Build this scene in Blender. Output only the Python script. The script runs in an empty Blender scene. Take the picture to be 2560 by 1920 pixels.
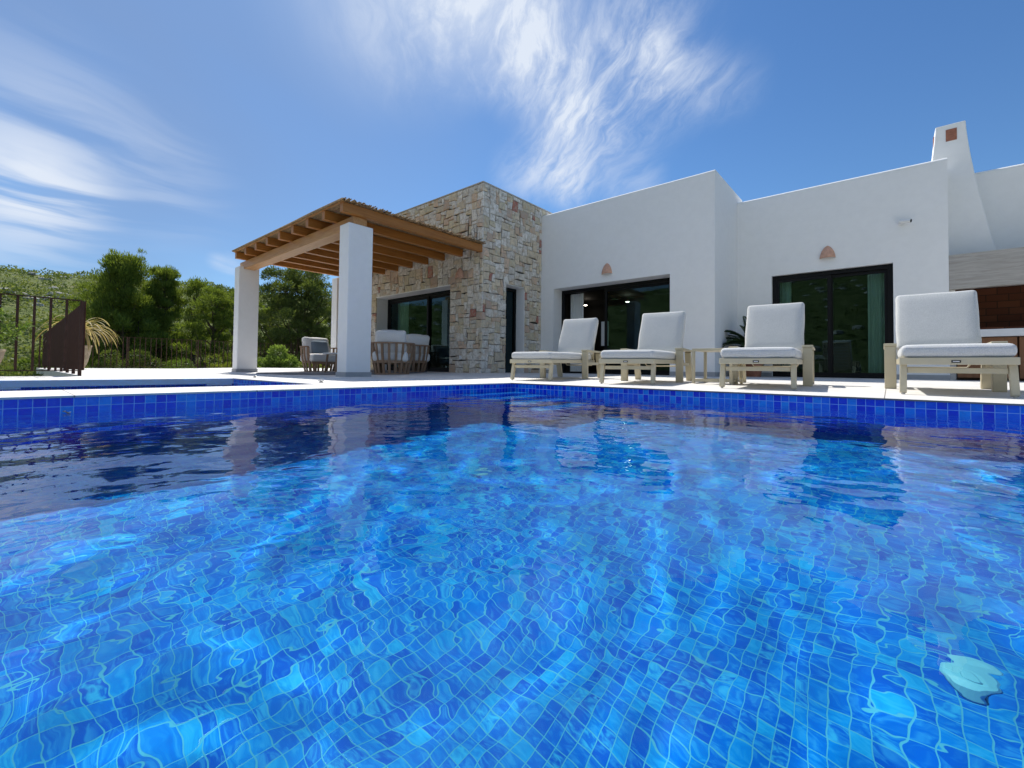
import bpy, bmesh, math, random
import numpy as np
from mathutils import Vector, Matrix, noise as mnoise
sc = bpy.context.scene
C = sc.collection
R = math.radians
PI = math.pi
random.seed(7)

# ------------------------------------------------------------------ camera
YAW, PITCH, ROLL = 0.711286, 0.0249983, 0.0114565
CAMH = 0.1776
f_ = Vector((-math.sin(YAW)*math.cos(PITCH), math.cos(YAW)*math.cos(PITCH), math.sin(PITCH)))
r_ = Vector((math.cos(YAW), math.sin(YAW), 0)); u_ = r_.cross(f_)
r2 = math.cos(ROLL)*r_ + math.sin(ROLL)*u_; u2 = -math.sin(ROLL)*r_ + math.cos(ROLL)*u_
cd = bpy.data.cameras.new('camera'); cam = bpy.data.objects.new('camera', cd); C.objects.link(cam)
cam.matrix_world = Matrix(((r2.x, u2.x, -f_.x, 0), (r2.y, u2.y, -f_.y, 0), (r2.z, u2.z, -f_.z, CAMH), (0, 0, 0, 1)))
cd.sensor_width = 36; cd.lens = 1096.75/2560*36; cd.shift_y = -68.67/2560
cd.clip_start = 0.02; cd.clip_end = 3000
sc.camera = cam
def pxdir(px, py):      # direction of a photograph pixel, for the clouds far away
    v = f_ + r2*((px-1280)/1096.75) + u2*((891.33-py)/1096.75)
    return v.normalized()

# ------------------------------------------------------------------ node helpers
class NT:
    def __init__(s, nt): s.nt = nt; s.n = nt.nodes; s.l = nt.links
    def new(s, t, **kw):
        n = s.n.new(t)
        for k, v in kw.items(): setattr(n, k, v)
        return n
    def put(s, sock, v):
        if hasattr(v, 'is_output') or isinstance(v, bpy.types.NodeSocket): s.l.new(v, sock)
        else: sock.default_value = v
    def m(s, op, a, b=0.0, c=None, clamp=False):
        n = s.new('ShaderNodeMath', operation=op); n.use_clamp = clamp
        s.put(n.inputs[0], a); s.put(n.inputs[1], b)
        if c is not None: s.put(n.inputs[2], c)
        return n.outputs[0]
    def v(s, op, a, b=None, sc_=None):
        n = s.new('ShaderNodeVectorMath', operation=op)
        s.put(n.inputs[0], a)
        if b is not None: s.put(n.inputs[1], b)
        if sc_ is not None: s.put(n.inputs['Scale'], sc_)
        return n.outputs['Value'] if op in ('DOT_PRODUCT', 'LENGTH', 'DISTANCE') else n.outputs['Vector']
    def xyz(s, x, y, z):
        n = s.new('ShaderNodeCombineXYZ'); s.put(n.inputs[0], x); s.put(n.inputs[1], y); s.put(n.inputs[2], z); return n.outputs[0]
    def sep(s, a):
        n = s.new('ShaderNodeSeparateXYZ'); s.put(n.inputs[0], a); return n.outputs
    def mix(s, fac, a, b, mode='MIX'):
        n = s.new('ShaderNodeMix', data_type='RGBA', blend_type=mode)
        s.put(n.inputs[0], fac); s.put(n.inputs[6], a if not isinstance(a, tuple) else (*a[:3], 1)); s.put(n.inputs[7], b if not isinstance(b, tuple) else (*b[:3], 1))
        return n.outputs[2]
    def noise(s, vec, scale, detail=3, rough=.5, dist=0.0, out='Fac', dim='3D'):
        n = s.new('ShaderNodeTexNoise', noise_dimensions=dim)
        s.put(n.inputs['Vector'], vec); n.inputs['Scale'].default_value = scale; n.inputs['Detail'].default_value = detail
        n.inputs['Roughness'].default_value = rough; n.inputs['Distortion'].default_value = dist
        return n.outputs[out]
    def ramp(s, fac, stops, interp='LINEAR'):
        n = s.new('ShaderNodeValToRGB'); s.put(n.inputs[0], fac); cr = n.color_ramp; cr.interpolation = interp
        while len(cr.elements) < len(stops): cr.elements.new(0.5)
        for e, (p, c) in zip(cr.elements, stops):
            e.position = p; e.color = (*c[:3], 1) if isinstance(c, tuple) else (c, c, c, 1)
        return n.outputs[0]
    def rng(s, v, a, b, c=0.0, d=1.0, smooth=True):
        n = s.new('ShaderNodeMapRange'); n.interpolation_type = 'SMOOTHSTEP' if smooth else 'LINEAR'
        s.put(n.inputs[0], v)
        for i, q in enumerate((a, b, c, d)): n.inputs[1+i].default_value = q
        return n.outputs[0]
    def bump(s, h, strength=.3, dist=.01):
        n = s.new('ShaderNodeBump'); n.inputs['Strength'].default_value = strength; n.inputs['Distance'].default_value = dist
        s.put(n.inputs['Height'], h); return n.outputs[0]

# ------------------------------------------------------------------ sun and sky
SV = Vector((-0.655, 0.29, 1.0)).normalized()
elev = math.asin(SV.z); rot = math.atan2(SV.x, SV.y)
sd = bpy.data.lights.new('sun', 'SUN'); sd.energy = 4.4; sd.angle = R(0.8); sd.color = (1.0, 0.965, 0.9)
sun = bpy.data.objects.new('sun', sd); C.objects.link(sun)
sun.rotation_euler = SV.to_track_quat('Z', 'Y').to_euler(); sun.location = (0, 0, 30)
w = bpy.data.worlds.new('World'); sc.world = w; w.use_nodes = True
W = NT(w.node_tree); W.n.clear()
sky = W.new('ShaderNodeTexSky', sky_type='NISHITA'); sky.sun_disc = False
sky.sun_elevation = elev; sky.sun_rotation = rot; sky.air_density = 1.0; sky.dust_density = 0.35; sky.ozone_density = 2.2; sky.altitude = 150
tc = W.new('ShaderNodeTexCoord'); D = tc.outputs['Generated']
Dx, Dy, Dz = W.sep(D)
den = W.m('ADD', W.m('MAXIMUM', Dz, 0.0), 0.22)
P = W.xyz(W.m('DIVIDE', Dx, den), W.m('DIVIDE', Dy, den), 0.0)
warp = W.v('ADD', P, W.v('SCALE', W.noise(P, 1.6, 4, .55, out='Color'), sc_=0.32))
streak_v = W.new('ShaderNodeMapping'); streak_v.vector_type = 'TEXTURE'; W.l.new(warp, streak_v.inputs[0]); streak_v.inputs['Rotation'].default_value = (0, 0, R(-38)); streak_v.inputs['Scale'].default_value = (1.5, .45, 1)
st = W.noise(streak_v.outputs[0], 3.0, 8, .60, .25)
fine = W.noise(streak_v.outputs[0], 9.5, 9, .68, .5)
soft = W.noise(warp, 1.7, 3, .45, .2)
sv2 = W.new('ShaderNodeMapping'); sv2.vector_type = 'TEXTURE'; W.l.new(W.v('ADD', P, W.v('SCALE', W.noise(P, 1.2, 2, .5, out='Color'), sc_=.5)), sv2.inputs[0]); sv2.inputs['Rotation'].default_value = (0, 0, R(88)); sv2.inputs['Scale'].default_value = (1.9, .42, 1)
st2 = W.noise(sv2.outputs[0], 2.2, 5, .5, .2)
veilN = W.noise(P, 0.9, 5, .5, .4)
def mask(blobs):
    acc = None
    for (px, py, rad, wt) in blobs:
        d = pxdir(px, py)
        dt = W.v('DISTANCE', D, tuple(d))
        v = W.m('MULTIPLY', W.rng(dt, 0.0, rad, 1.0, 0.0), wt)
        acc = v if acc is None else W.m('ADD', acc, v)
    return acc
M1 = mask([(1050, -30, .24, .65), (1220, 20, .19, .85), (1330, 110, .15, .7), (1390, 210, .15, .75), (1440, 300, .13, .6), (1400, 400, .11, .75), (1310, 430, .09, .6),
           (1620, 10, .16, .6), (1540, 130, .13, .5), (1630, 170, .11, .7), (1720, 220, .10, .6), (1830, 215, .08, .3), (1520, 320, .11, .55), (1600, 290, .12, .4), (1430, 465, .07, .8), (1600, 453, .07, .35), (1520, 458, .06, .4)])
M2 = mask([(-60, 430, .16, .8), (50, 455, .11, .6), (150, 490, .10, .7), (235, 512, .06, .5), (-20, 570, .13, .5), (120, 575, .12, .4), (540, 652, .022, .6), (575, 668, .035, .7),
           (-30, 250, .18, .5), (150, 320, .17, .45), (330, 400, .16, .4), (430, 490, .14, .3)])
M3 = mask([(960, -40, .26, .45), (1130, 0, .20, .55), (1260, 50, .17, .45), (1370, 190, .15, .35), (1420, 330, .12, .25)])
c1 = W.m('MULTIPLY', M1, W.m('ADD', .10, W.m('MULTIPLY', 1.05, W.rng(W.m('ADD', W.m('MULTIPLY', st, .5), W.m('ADD', W.m('MULTIPLY', fine, .32), W.m('MULTIPLY', soft, .18))), .40, .66))))
c2 = W.m('MULTIPLY', M2, W.rng(W.m('ADD', W.m('MULTIPLY', st2, .85), W.m('MULTIPLY', soft, .15)), .40, .58, .06, 1.0))
V1 = mask([(50, 50, .75, .75), (600, 0, .75, .45), (330, 500, .5, .5), (1150, -20, .42, .4), (1000, 500, .35, .2)])
veil = W.m('MULTIPLY', V1, W.rng(veilN, .2, .75, .35, 1.0))
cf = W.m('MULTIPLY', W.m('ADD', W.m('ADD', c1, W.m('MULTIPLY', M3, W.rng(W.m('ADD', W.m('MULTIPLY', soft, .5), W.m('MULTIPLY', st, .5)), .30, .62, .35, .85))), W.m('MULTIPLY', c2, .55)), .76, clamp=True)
# bright cloud added to the unseen sky behind the camera, lighting the shaded walls
fill_cloud = W.m('MULTIPLY', W.rng(Dy, -.05, -.45), W.rng(W.m('ADD', W.m('MULTIPLY', fine, .4), W.m('MULTIPLY', veilN, .6)), .25, .55, .12, .42))
cf = W.m('MAXIMUM', W.m('MINIMUM', cf, .93), fill_cloud)
gain = W.mix(W.rng(Dz, .0, .7), (.57, .79, .95), (.47, .73, .97))
skyc = W.mix(1.0, sky.outputs[0], gain, 'MULTIPLY')
skyc = W.mix(W.m('MULTIPLY', veil, .55, clamp=True), skyc, (1.75, 2.6, 4.4))
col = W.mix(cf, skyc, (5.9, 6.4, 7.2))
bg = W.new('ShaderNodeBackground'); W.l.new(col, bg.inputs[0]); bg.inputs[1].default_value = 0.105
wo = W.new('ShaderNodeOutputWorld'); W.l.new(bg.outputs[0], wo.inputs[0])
sc.view_settings.view_transform = 'Standard'; sc.view_settings.look = 'None'; sc.view_settings.gamma = 1.0
sc.view_settings.use_curve_mapping = False; sc.view_settings.exposure = 0.35
sc.render.engine = 'CYCLES'
cy = sc.cycles
cy.max_bounces = 10; cy.diffuse_bounces = 4; cy.glossy_bounces = 5; cy.transmission_bounces = 8; cy.transparent_max_bounces = 12
cy.caustics_refractive = True; cy.caustics_reflective = False; cy.blur_glossy = 0.4; cy.sample_clamp_indirect = 6.0
try: cy.use_denoising = True
except Exception: pass

# ------------------------------------------------------------------ materials
MATS = {}
def mat(name, col=(.5, .5, .5), rough=.6, spec=.5, metal=0.0, coat=0.0):
    if name in MATS: return MATS[name]
    m = bpy.data.materials.new(name); m.use_nodes = True; m.node_tree.nodes.clear()
    T = NT(m.node_tree)
    b = T.new('ShaderNodeBsdfPrincipled'); o = T.new('ShaderNodeOutputMaterial'); T.l.new(b.outputs[0], o.inputs[0])
    b.inputs['Base Color'].default_value = (*col, 1); b.inputs['Roughness'].default_value = rough
    b.inputs['Metallic'].default_value = metal; b.inputs['Specular IOR Level'].default_value = spec; b.inputs['Coat Weight'].default_value = coat
    m['_'] = 0
    MATS[name] = m; m_T[name] = (T, b, o)
    return m
m_T = {}
def tt(name): return m_T[name]
def pos(T): return T.new('ShaderNodeNewGeometry').outputs['Position']
def objc(T): return T.new('ShaderNodeTexCoord').outputs['Object']

def speckle(name, col, rough, scale, amt, bumps=.2, bscale=60, bdist=.002, big=0.0, spec=.4):
    m = mat(name, col, rough, spec); T, b, o = tt(name); p = pos(T)
    n = T.noise(p, scale, 5, .6); n2 = T.noise(p, 1.1, 3, .5)
    c = T.mix(T.rng(n, .3, .7), tuple(x*(1-amt) for x in col), tuple(min(1, x*(1+amt)) for x in col))
    if big: c = T.mix(T.m('MULTIPLY', T.rng(n2, .4, .75), big), c, tuple(x*.8 for x in col))
    T.l.new(c, b.inputs['Base Color']); T.l.new(T.bump(T.noise(p, bscale, 6, .65), bumps, bdist), b.inputs['Normal'])
    return m

plaster = speckle('white_plaster', (.85, .85, .84), .85, 9, .015, .12, 60, .001, .05)
skirt_m = speckle('grey_skirting', (.36, .37, .38), .6, 12, .06)
metal_brown = speckle('brown_metal', (.062, .034, .025), .7, 14, .18, .1, 90, .001, .2, .15)
rust_sheet = speckle('rust_sheet', (.085, .036, .026), .8, 14, .18, .1, 90, .001, .2, .06)
frame_beige = speckle('beige_frame', (.52, .465, .33), .42, 16, .03, .06, 200, .0005)
black_frame = mat('black_frame', (.006, .006, .007), .45, .2)
badge_m = mat('badge', (.015, .015, .016), .3)
badge_w = mat('badge_letters', (.75, .75, .75), .4)
socket_m = mat('white_plastic', (.78, .78, .77), .35)
vent_m = speckle('vent_brick', (.34, .14, .09), .85, 22, .2, .3, 60, .002)
terracotta = speckle('terracotta', (.60, .35, .25), .85, 22, .12, .3, 60, .002)
pot_clay = speckle('pot_clay', (.42, .33, .22), .9, 14, .25, .5, 30, .006, .5)
pot_red = speckle('pot_red_clay', (.33, .14, .085), .8, 14, .2)
steel = mat('steel', (.45, .45, .44), .3, .5, .9)
cover_m = speckle('cover_plastic', (.72, .73, .74), .5, 12, .03)
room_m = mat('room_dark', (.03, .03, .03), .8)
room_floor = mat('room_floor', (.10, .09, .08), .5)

# fabric
def fabric(name, col, weave=260):
    m = mat(name, col, .95, .2); T, b, o = tt(name); p = objc(T)
    wv = T.new('ShaderNodeTexWave', wave_type='BANDS', bands_direction='X'); T.l.new(p, wv.inputs[0]); wv.inputs['Scale'].default_value = weave/3; wv.inputs['Distortion'].default_value = 2.5
    wv2 = T.new('ShaderNodeTexWave', wave_type='BANDS', bands_direction='Z'); T.l.new(p, wv2.inputs[0]); wv2.inputs['Scale'].default_value = weave/3; wv2.inputs['Distortion'].default_value = 2.5
    n = T.noise(p, 170, 4, .7); n2 = T.noise(p, 14, 3, .5)
    c = T.mix(T.rng(n, .35, .65), tuple(x*.86 for x in col), tuple(min(1, x*1.08) for x in col))
    c = T.mix(T.m('MULTIPLY', T.rng(n2, .4, .7), .12), c, tuple(x*.92 for x in col))
    T.l.new(c, b.inputs['Base Color'])
    h = T.m('ADD', T.m('ADD', T.m('MULTIPLY', wv.outputs['Fac'], .15), T.m('MULTIPLY', wv2.outputs['Fac'], .15)), T.m('ADD', T.m('MULTIPLY', n, .3), T.m('MULTIPLY', n2, .8)))
    T.l.new(T.bump(h, .5, .004), b.inputs['Normal']); b.inputs['Sheen Weight'].default_value = .2
    return m
fab = fabric('light_grey_fabric', (.60, .605, .59))
fab_white = fabric('cream_fabric', (.74, .73, .71))
fab_blue = fabric('slate_fabric', (.17, .22, .27))
curtain_m = fabric('curtain_cloth', (.72, .74, .73))

def wood(name, c1, c2, rough=.5, axis=1, sc_=1.0):
    m = mat(name, c1, rough, .35); T, b, o = tt(name); p = pos(T)
    mp = T.new('ShaderNodeMapping'); T.l.new(p, mp.inputs[0])
    s = [26*sc_, 26*sc_, 26*sc_]; s[axis] = 1.6*sc_; mp.inputs['Scale'].default_value = s
    n = T.noise(mp.outputs[0], 1.0, 6, .65, 1.2)
    kn = T.new('ShaderNodeTexVoronoi'); T.l.new(p, kn.inputs['Vector']); kn.inputs['Scale'].default_value = 2.6
    k = T.rng(kn.outputs['Distance'], .015, .07, 1, 0)
    info = T.new('ShaderNodeObjectInfo').outputs['Random']
    c = T.mix(T.rng(n, .3, .7), c1, c2)
    c = T.mix(T.m('MULTIPLY', info, .35), c, tuple(x*.62 for x in c1))
    c = T.mix(T.m('MULTIPLY', k, .7), c, tuple(x*.35 for x in c1))
    T.l.new(c, b.inputs['Base Color']); T.l.new(T.bump(n, .35, .004), b.inputs['Normal'])
    return m
beam_wood_x = wood('honey_beam', (.42, .20, .065), (.56, .31, .125), .42, 0)
beam_wood_y = wood('honey_rafter', (.36, .135, .024), (.50, .21, .048), .42, 1)
chair_wood = wood('teak_slat', (.27, .165, .10), (.37, .25, .165), .6, 2)
cab_wood = wood('cabinet_wood', (.20, .085, .035), (.27, .125, .055), .5, 2, .6)
reed_m = speckle('reed', (.30, .20, .10), .9, 30, .45, .3)
bark = speckle('bark', (.10, .075, .055), .95, 9, .4, .8, 14, .03)

# deck tiles
m = mat('deck_stone', (.76, .735, .69), .6, .35); T, b, o = tt('deck_stone'); p = pos(T)
x, y, z = T.sep(p)
def gridline(T, v, period, off, half):
    fr = T.m('FRACT', T.m('DIVIDE', T.m('ADD', v, off), period))
    dd = T.m('ABSOLUTE', T.m('SUBTRACT', fr, .5))
    return T.m('GREATER_THAN', dd, .5-half/period)
gx = gridline(T, x, .9, 3.63+9, .003); gy = gridline(T, y, .9, -3.857+9.3-.3, .003)
g = T.m('MAXIMUM', gx, gy)
tid = T.new('ShaderNodeTexWhiteNoise', noise_dimensions='2D')
T.l.new(T.xyz(T.m('FLOOR', T.m('DIVIDE', T.m('ADD', x, 12.63), .9)), T.m('FLOOR', T.m('DIVIDE', T.m('ADD', y, 5.143), .9)), 0.0), tid.inputs['Vector'])
n = T.noise(p, 5, 6, .6); n3 = T.noise(p, 130, 3, .7); n4 = T.noise(p, .9, 4, .6)
c = T.mix(T.rng(n, .3, .7), (.64, .61, .565), (.74, .715, .675)); c = T.mix(T.m('MULTIPLY', tid.outputs[0], .10), c, (.60, .57, .52))
c = T.mix(T.m('MULTIPLY', T.rng(n4, .5, .75), .18), c, (.52, .48, .42)); c = T.mix(T.m('MULTIPLY', T.rng(n3, .5, .8), .2), c, (.6, .57, .52))
c = T.mix(T.m('MULTIPLY', g, .9), c, (.16, .14, .12))
T.l.new(c, b.inputs['Base Color']); T.l.new(T.bump(T.m('SUBTRACT', T.m('MULTIPLY', n3, .3), g), .35, .002), b.inputs['Normal'])
deck_m = m

# pool mosaic
TS = 0.05; WATER = -0.0925
XW, YW = -3.3273, 3.8572
def mosaic(name, ax, stops, offs, grout_c, gloss=.6, pearl=0.3, grw=.06, TS=.05):
    m = mat(name, (0, .1, .5), .18, gloss, 0, .3 if gloss > .3 else 0.0); T, b, o = tt(name); p = pos(T)
    s = T.sep(p); a = T.m('DIVIDE', T.m('ADD', s[ax[0]], offs[0]), TS); c_ = T.m('DIVIDE', T.m('ADD', s[ax[1]], offs[1]), TS)
    fa = T.m('FRACT', a); fb = T.m('FRACT', c_)
    ea = T.m('ABSOLUTE', T.m('SUBTRACT', fa, .5)); eb = T.m('ABSOLUTE', T.m('SUBTRACT', fb, .5))
    e = T.m('MAXIMUM', ea, eb)
    gr = T.rng(e, .5-grw, .5-grw+.025, 0, 1)
    idv = T.xyz(T.m('FLOOR', a), T.m('FLOOR', c_), 3.7)
    wn = T.new('ShaderNodeTexWhiteNoise', noise_dimensions='3D'); T.l.new(idv, wn.inputs['Vector'])
    wn2 = T.new('ShaderNodeTexWhiteNoise', noise_dimensions='3D'); T.l.new(T.v('ADD', idv, (17.3, 5.1, 2.2)), wn2.inputs['Vector'])
    base = T.ramp(wn.outputs['Value'], stops)
    # marbled swirl inside each glass tile, different in each
    pv = T.v('ADD', T.xyz(fa, fb, 0.0), T.v('SCALE', wn.outputs['Color'], sc_=40.0))
    mp = T.new('ShaderNodeMapping'); T.l.new(pv, mp.inputs[0]); mp.inputs['Scale'].default_value = (1.0, 2.6, 1); mp.inputs['Rotation'].default_value = (0, 0, .6)
    sw = T.noise(mp.outputs[0], 1.1, 3, .5, .8)
    base = T.mix(T.m('MULTIPLY', T.rng(sw, .45, .75), pearl), base, (.05, .38, .68))
    base = T.mix(T.m('MULTIPLY', T.rng(sw, .55, .30), .3), base, (.0, .075, .48))
    pr = T.m('MULTIPLY', T.rng(wn2.outputs['Value'], .80, .97), T.rng(sw, .35, .7))
    base = T.mix(T.m('MULTIPLY', pr, pearl*1.6), base, (.05, .42, .66))
    base = T.mix(gr, base, grout_c)
    T.l.new(base, b.inputs['Base Color'])
    T.l.new(T.m('ADD', .12, T.m('MULTIPLY', gr, .6)), b.inputs['Roughness'])
    T.l.new(T.bump(T.m('SUBTRACT', 1.0, gr), .3, .0015), b.inputs['Normal'])
    return m
wall_stops = [(0, (.0, .012, .70)), (.30, (.0, .05, .80)), (.5, (.002, .11, .86)), (.75, (.004, .20, .90)), (1.0, (.01, .32, .94))]
floor_stops = [(0, (.0, .085, .46)), (.3, (.0, .12, .52)), (.6, (.0, .155, .56)), (.85, (.0, .21, .60)), (1.0, (.01, .31, .62))]
OFFX = -XW; OFFY = -YW
mos_wx = mosaic('mosaic_right_wall', (0, 2), wall_stops, (OFFX+.001, .0575), (.34, .60, .96), pearl=.12, grw=.045)
mos_wy = mosaic('mosaic_left_wall', (1, 2), wall_stops, (OFFY+10.001, .0575), (.34, .60, .96), pearl=.12, grw=.045)
mos_f = mosaic('mosaic_floor', (0, 1), floor_stops, (OFFX, OFFY+10), (.08, .36, .50), pearl=.46, grw=.045, TS=.0425, gloss=.12)

# water
m = bpy.data.materials.new('water'); m.use_nodes = True; m.node_tree.nodes.clear(); T = NT(m.node_tree)
rf = T.new('ShaderNodeBsdfPrincipled'); rf.inputs['Base Color'].default_value = (.5, .93, 1, 1); rf.inputs['Roughness'].default_value = 0.0
rf.inputs['IOR'].default_value = 1.333; rf.inputs['Transmission Weight'].default_value = 1.0; rf.inputs['Specular Tint'].default_value = (.45, .78, 1, 1)
p = pos(T); pw = T.v('ADD', p, T.v('SCALE', T.noise(p, 3.1, 2, .5, out='Color'), sc_=.06))
rip = T.m('ADD', T.m('ADD', T.m('MULTIPLY', T.noise(pw, 7.5, 1, .5), 1.5), T.noise(pw, 14.0, 1.5, .5)), T.m('MULTIPLY', T.noise(pw, 26.0, 1, .5), .12))
calm = T.rng(T.noise(p, 1.3, 2, .5), .3, .7, .55, 1.15)
bn = T.new('ShaderNodeBump'); bn.inputs['Strength'].default_value = 1.0; bn.inputs['Distance'].default_value = .0024; T.l.new(T.m('MULTIPLY', rip, calm), bn.inputs['Height']); T.l.new(bn.outputs[0], rf.inputs['Normal'])
o = T.new('ShaderNodeOutputMaterial'); T.l.new(rf.outputs[0], o.inputs[0]); water_m = m

# window glass: clear pane with a Fresnel reflection, slightly green
def glassmat(name, tint):
    m = bpy.data.materials.new(name); m.use_nodes = True; m.node_tree.nodes.clear(); T = NT(m.node_tree)
    tr = T.new('ShaderNodeBsdfTransparent'); tr.inputs[0].default_value = (*tint, 1)
    gl = T.new('ShaderNodeBsdfGlossy'); gl.inputs['Roughness'].default_value = 0.0; gl.inputs[0].default_value = (.36, .58, .66, 1)
    fr = T.new('ShaderNodeFresnel'); fr.inputs[0].default_value = 1.62
    mx = T.new('ShaderNodeMixShader'); T.l.new(T.m('MULTIPLY', fr.outputs[0], 1.25, clamp=True), mx.inputs[0]); T.l.new(tr.outputs[0], mx.inputs[1]); T.l.new(gl.outputs[0], mx.inputs[2])
    o = T.new('ShaderNodeOutputMaterial'); T.l.new(mx.outputs[0], o.inputs[0]); return m
glass_m = glassmat('window_glass', (.50, .72, .66))
glass_b = glassmat('blue_glass', (.04, .07, .14))

def emit(name, col, s):
    m = bpy.data.materials.new(name); m.use_nodes = True; m.node_tree.nodes.clear(); T = NT(m.node_tree)
    e = T.new('ShaderNodeEmission'); e.inputs[0].default_value = (*col, 1); e.inputs[1].default_value = s
    o = T.new('ShaderNodeOutputMaterial'); T.l.new(e.outputs[0], o.inputs[0]); return m
lamp_on = emit('downlight_glow', (1, .9, .75), 12)

# stone cladding: per-stone colour attribute
m = mat('stone_cladding', (.4, .36, .3), .9, .25); T, b, o = tt('stone_cladding'); p = pos(T)
at = T.new('ShaderNodeAttribute'); at.attribute_name = 'tint'
n = T.noise(p, 16, 7, .65, .6); nb = T.noise(p, 55, 5, .7); nr = T.noise(p, 7, 5, .6, 1.0)
c = T.mix(T.m('MULTIPLY', T.rng(n, .40, .66), .75), at.outputs['Color'], (.43, .38, .31), 'MIX')
c = T.mix(T.m('MULTIPLY', T.rng(nr, .52, .66), .48), c, (.56, .38, .22))
c = T.mix(T.m('MULTIPLY', T.rng(nb, .5, .75), .4), c, (.70, .68, .63))
T.l.new(c, b.inputs['Base Color'])
T.l.new(T.bump(T.m('ADD', T.m('MULTIPLY', n, 1.0), T.m('MULTIPLY', nb, .45)), .7, .010), b.inputs['Normal'])
stone_m = m
mortar = speckle('mortar', (.055, .048, .04), .95, 20, .2)

# travertine (wood-look) fascia
m = mat('fascia_tile', (.40, .375, .34), .6, .3); T, b, o = tt('fascia_tile'); p = pos(T)
mp = T.new('ShaderNodeMapping'); T.l.new(p, mp.inputs[0]); mp.inputs['Scale'].default_value = (2.0, 2, 26)
n = T.noise(mp.outputs[0], 1.3, 6, .65, .6)
T.l.new(T.mix(T.rng(n, .3, .7), (.33, .305, .275), (.47, .445, .41)), b.inputs['Base Color']); fascia_m = m

# fire brick
m = mat('fire_brick', (.2, .08, .045), .9, .2); T, b, o = tt('fire_brick'); p = pos(T); s = T.sep(p)
bk = T.new('ShaderNodeTexBrick'); T.l.new(T.xyz(T.m('ADD', s[0], s[1]), s[2], 0.0), bk.inputs['Vector']); bk.inputs['Scale'].default_value = 1
bk.inputs['Brick Width'].default_value = .26; bk.inputs['Row Height'].default_value = .115; bk.inputs['Mortar Size'].default_value = .006
bk.inputs['Color1'].default_value = (.15, .055, .028, 1); bk.inputs['Color2'].default_value = (.10, .036, .02, 1); bk.inputs['Mortar'].default_value = (.05, .026, .018, 1)
T.l.new(bk.outputs[0], b.inputs['Base Color']); brick_m = m

# leaves
def leafmat(name, c1, c2, trans=.35):
    m = bpy.data.materials.new(name); m.use_nodes = True; m.node_tree.nodes.clear(); T = NT(m.node_tree)
    at = T.new('ShaderNodeAttribute'); at.attribute_name = 'rnd'
    c = T.mix(at.outputs['Fac'], c1, c2)
    b = T.new('ShaderNodeBsdfPrincipled'); b.inputs['Roughness'].default_value = .6; b.inputs['Specular IOR Level'].default_value = .25; T.l.new(c, b.inputs['Base Color'])
    t = T.new('ShaderNodeBsdfTranslucent'); T.l.new(T.mix(1.0, c, (1.15, 1.1, .55), 'MULTIPLY'), t.inputs[0])
    mx = T.new('ShaderNodeMixShader'); mx.inputs[0].default_value = trans
    T.l.new(b.outputs[0], mx.inputs[1]); T.l.new(t.outputs[0], mx.inputs[2])
    o = T.new('ShaderNodeOutputMaterial'); T.l.new(mx.outputs[0], o.inputs[0]); return m
pine_a = leafmat('pine_needles', (.085, .14, .026), (.25, .315, .065), .5)
pine_dark = leafmat('dark_pine_needles', (.05, .085, .024), (.17, .21, .055), .4)
pine_y = leafmat('yellow_green_leaves', (.12, .17, .025), (.30, .34, .06))
scrub_m = leafmat('scrub_leaves', (.085, .13, .035), (.23, .27, .085))
olean = leafmat('broad_leaves', (.10, .17, .03), (.26, .36, .08))
dry_m = leafmat('dry_palm_leaves', (.35, .27, .12), (.55, .46, .26))
cycad_m = leafmat('cycad_leaves', (.02, .045, .018), (.05, .09, .035), .15)

# terrain
m = mat('hillside_ground', (.2, .2, .1), .95, .1); T, b, o = tt('hillside_ground'); p = pos(T); s = T.sep(p)
n = T.noise(p, .045, 8, .65, .3); n2 = T.noise(p, .35, 6, .7); n3 = T.noise(p, 2.2, 5, .7)
band = T.noise(T.xyz(T.m('MULTIPLY', s[0], .015), T.m('MULTIPLY', s[1], .015), T.m('MULTIPLY', s[2], .35)), 1.0, 6, .65, .4)
c = T.mix(T.rng(n2, .35, .65), (.11, .15, .04), (.21, .23, .085)); c = T.mix(T.m('MULTIPLY', T.rng(n3, .5, .75), .6), c, (.07, .10, .03))
rock = T.m('MULTIPLY', T.rng(band, .60, .66), T.rng(n2, .48, .60))
c = T.mix(rock, c, T.mix(n3, (.30, .28, .26), (.55, .53, .50)))
c = T.mix(T.m('MULTIPLY', T.rng(n, .64, .72), .45), c, (.42, .34, .26))
T.l.new(c, b.inputs['Base Color']); T.l.new(T.bump(n3, 1.0, .5), b.inputs['Normal']); terr_m = m
rock_m = speckle('pale_rock', (.46, .43, .39), .95, 1.2, .3, .9, 3, .15)

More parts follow.
